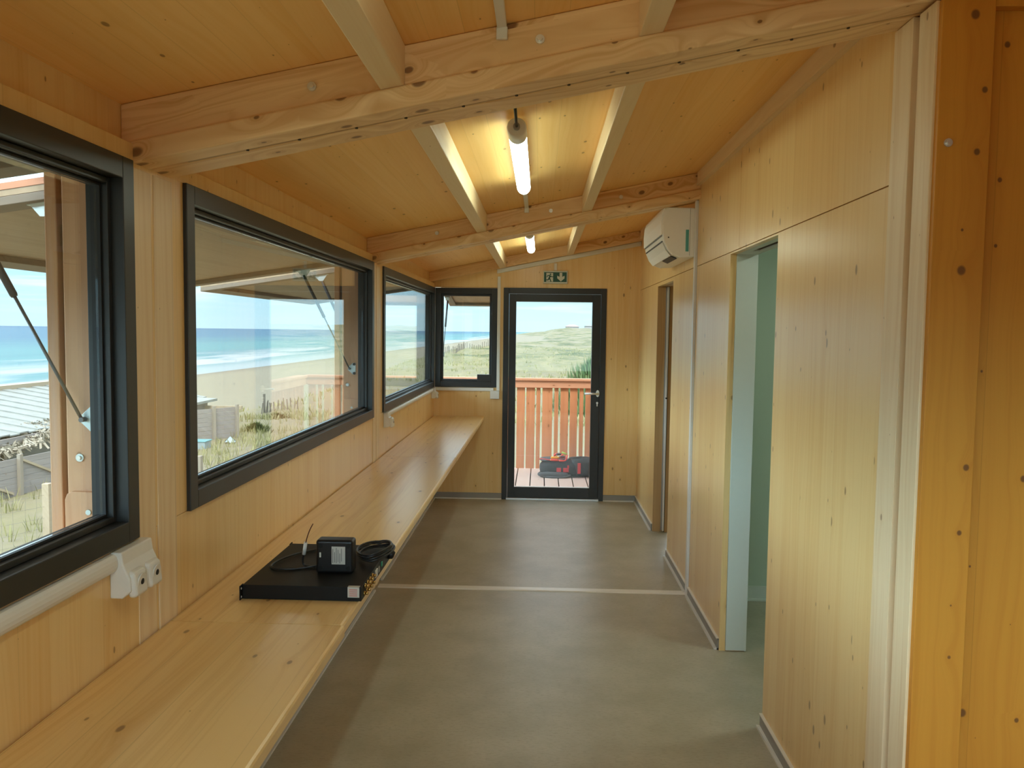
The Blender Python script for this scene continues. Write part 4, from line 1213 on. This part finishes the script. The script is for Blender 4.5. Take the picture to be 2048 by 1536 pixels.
g = MB()
for _ in range(2600):
    y = R.uniform(18.2, 28.6); sag = .22 * math.sin((y - 18.2) / 10.4 * PI) ** 2 + .06 * wob(1, y * 2)
    x = R.uniform(-17.6, -16.3); zz_ = -1.60 + (x + 17.6) * -.16 - sag - R.uniform(0, .22)
    p = Vector((x, y, zz_)); d_ = Vector((R.uniform(-.1, .25), R.uniform(-.25, .25), R.uniform(-.25, .05)))
    s2 = Vector((R.uniform(-1, 1), R.uniform(-1, 1), R.uniform(-1, 1))).normalized() * .035
    g.add([p - s2, p + s2, p + d_ + s2, p + d_ - s2], [(0, 1, 2, 3)])
g.build('shaggy_awning', 'thatch', H1)
H2 = thing('beach_hut', 'small grey hut with flat slab roof behind the tall plank fence', 'hut', (-16, 34.5, -4.6))
MB().box(-15.8, -14.3, 32.2, 34.1, -5.2, -1.52).build('wall', 'grey_timber', H2)
MB().hexa([(-15.95, 31.6, -1.39), (-13.95, 31.6, -1.48), (-13.95, 34.3, -1.48), (-15.95, 34.3, -1.39), (-15.95, 31.6, -1.29), (-13.95, 31.6, -1.38), (-13.95, 34.3, -1.38), (-15.95, 34.3, -1.29)]).build('slab_roof', 'roof_sheet', H2)
MB().hexa([(-14.2, 33.6, -1.78), (-12.75, 33.9, -1.80), (-12.75, 34.05, -1.80), (-14.2, 33.75, -1.78), (-14.2, 33.6, -1.64), (-12.75, 33.9, -1.66), (-12.75, 34.05, -1.66), (-14.2, 33.75, -1.64)]).build('canopy_beam', 'pale_timber', H2)
K = thing('plastic_crate', 'teal lidded crate at the foot of the tall plank fence', 'crate', (-13.0, 30.3, gz(-13.0, 30.3)))
kb = Vector((-13.0, 30.3, gz(-13.0, 30.3)))
MB().box(kb.x - .30, kb.x + .30, kb.y - .3, kb.y + .3, kb.z - .1, kb.z + .26).build('crate_body', 'crate_grey', K, bevel=.02)
MB().box(kb.x - .33, kb.x + .33, kb.y - .33, kb.y + .33, kb.z + .261, kb.z + .30).build('crate_lid', 'crate_teal', K, bevel=.015)
g = MB()
for k in range(9):
    a_ = 2 * PI * k / 9
    g.add([(-12.35, 31.6, gz(-12.35, 31.6) + .26), (-12.35 + .22 * math.cos(a_), 31.6 + .2 * math.sin(a_), gz(-12.35, 31.6) + R.uniform(-.02, .12)), (-12.35 + .22 * math.cos(a_ + .7), 31.6 + .2 * math.sin(a_ + .7), gz(-12.35, 31.6) + R.uniform(-.02, .12))], [(0, 1, 2)])
tag(g.build('plastic_sheet', 'sheet_blue', base=(-12.35, 31.6, gz(-12.35, 31.6))), 'crumpled pale blue sheet to the right of the teal crate', 'sheet')

# wire netting fence close under the windows
WF = thing('wire_fence', 'wire netting fence with timber posts on the sand below the windows', 'fence', (-6.9, 11, -3))
pts = [(-8.3, 7.6), (-6.92, 11.0), (-5.78, 13.4), (-4.9, 16.4)]
for (x, y) in pts:
    MB().box(x - .05, x + .05, y - .05, y + .05, -3.3, -.52 if y != 11.0 else -.56).build('fence_post', 'grey_post' if y != 11.0 else 'pale_timber', WF, bevel=.006)
g = MB()
for (xa, ya), (xb, yb) in zip(pts[:-1], pts[1:]):
    L = math.hypot(xb - xa, yb - ya); n_ = int(L / .16)
    for k in range(n_ + 1):
        u_ = k / n_; x, y = xa + (xb - xa) * u_, ya + (yb - ya) * u_
        j = [R.uniform(-.012, .012) for _ in range(4)]
        g.tube([(x + j[0], y, -3.1), (x + j[1], y, -2.2), (x + j[2], y, -1.4), (x + j[3], y, -.72)], .0022, 3, cap=False)
    for k in range(16):
        z_ = -3.05 + k * .155
        g.tube([(xa + (xb - xa) * v_, ya + (yb - ya) * v_, z_ + R.uniform(-.014, .014)) for v_ in (0, .25, .5, .75, 1)], .0022, 3, cap=False)
g.build('wire_netting', 'wire', WF)

# houses on the far ridge
def house(label, x, y, wx, wy, h, hr):
    z = gz(x, y) - 1.0
    t2 = thing('house', label, 'house', (x, y, z))
    MB().box(x - wx / 2, x + wx / 2, y - wy / 2, y + wy / 2, z, z + h + 1).build('wall', 'house_wall', t2)
    o_ = .8; zt_ = z + h + 1
    MB().add([(x - wx / 2 - o_, y - wy / 2 - o_, zt_), (x + wx / 2 + o_, y - wy / 2 - o_, zt_), (x + wx / 2 + o_, y + wy / 2 + o_, zt_), (x - wx / 2 - o_, y + wy / 2 + o_, zt_),
              (x - wx * .2, y, zt_ + hr), (x + wx * .2, y, zt_ + hr)], [(0, 1, 5, 4), (1, 2, 5), (2, 3, 4, 5), (3, 0, 4), (3, 2, 1, 0)]).build('roof', 'house_roof', t2)
house('distant house with pink hipped roof on the ridge, left of two', 33.0, 860, 14, 10, 1.6, 2.4)
house('distant flat looking house on the ridge, right of two', 52.0, 865, 11, 10, 3.0, .5)
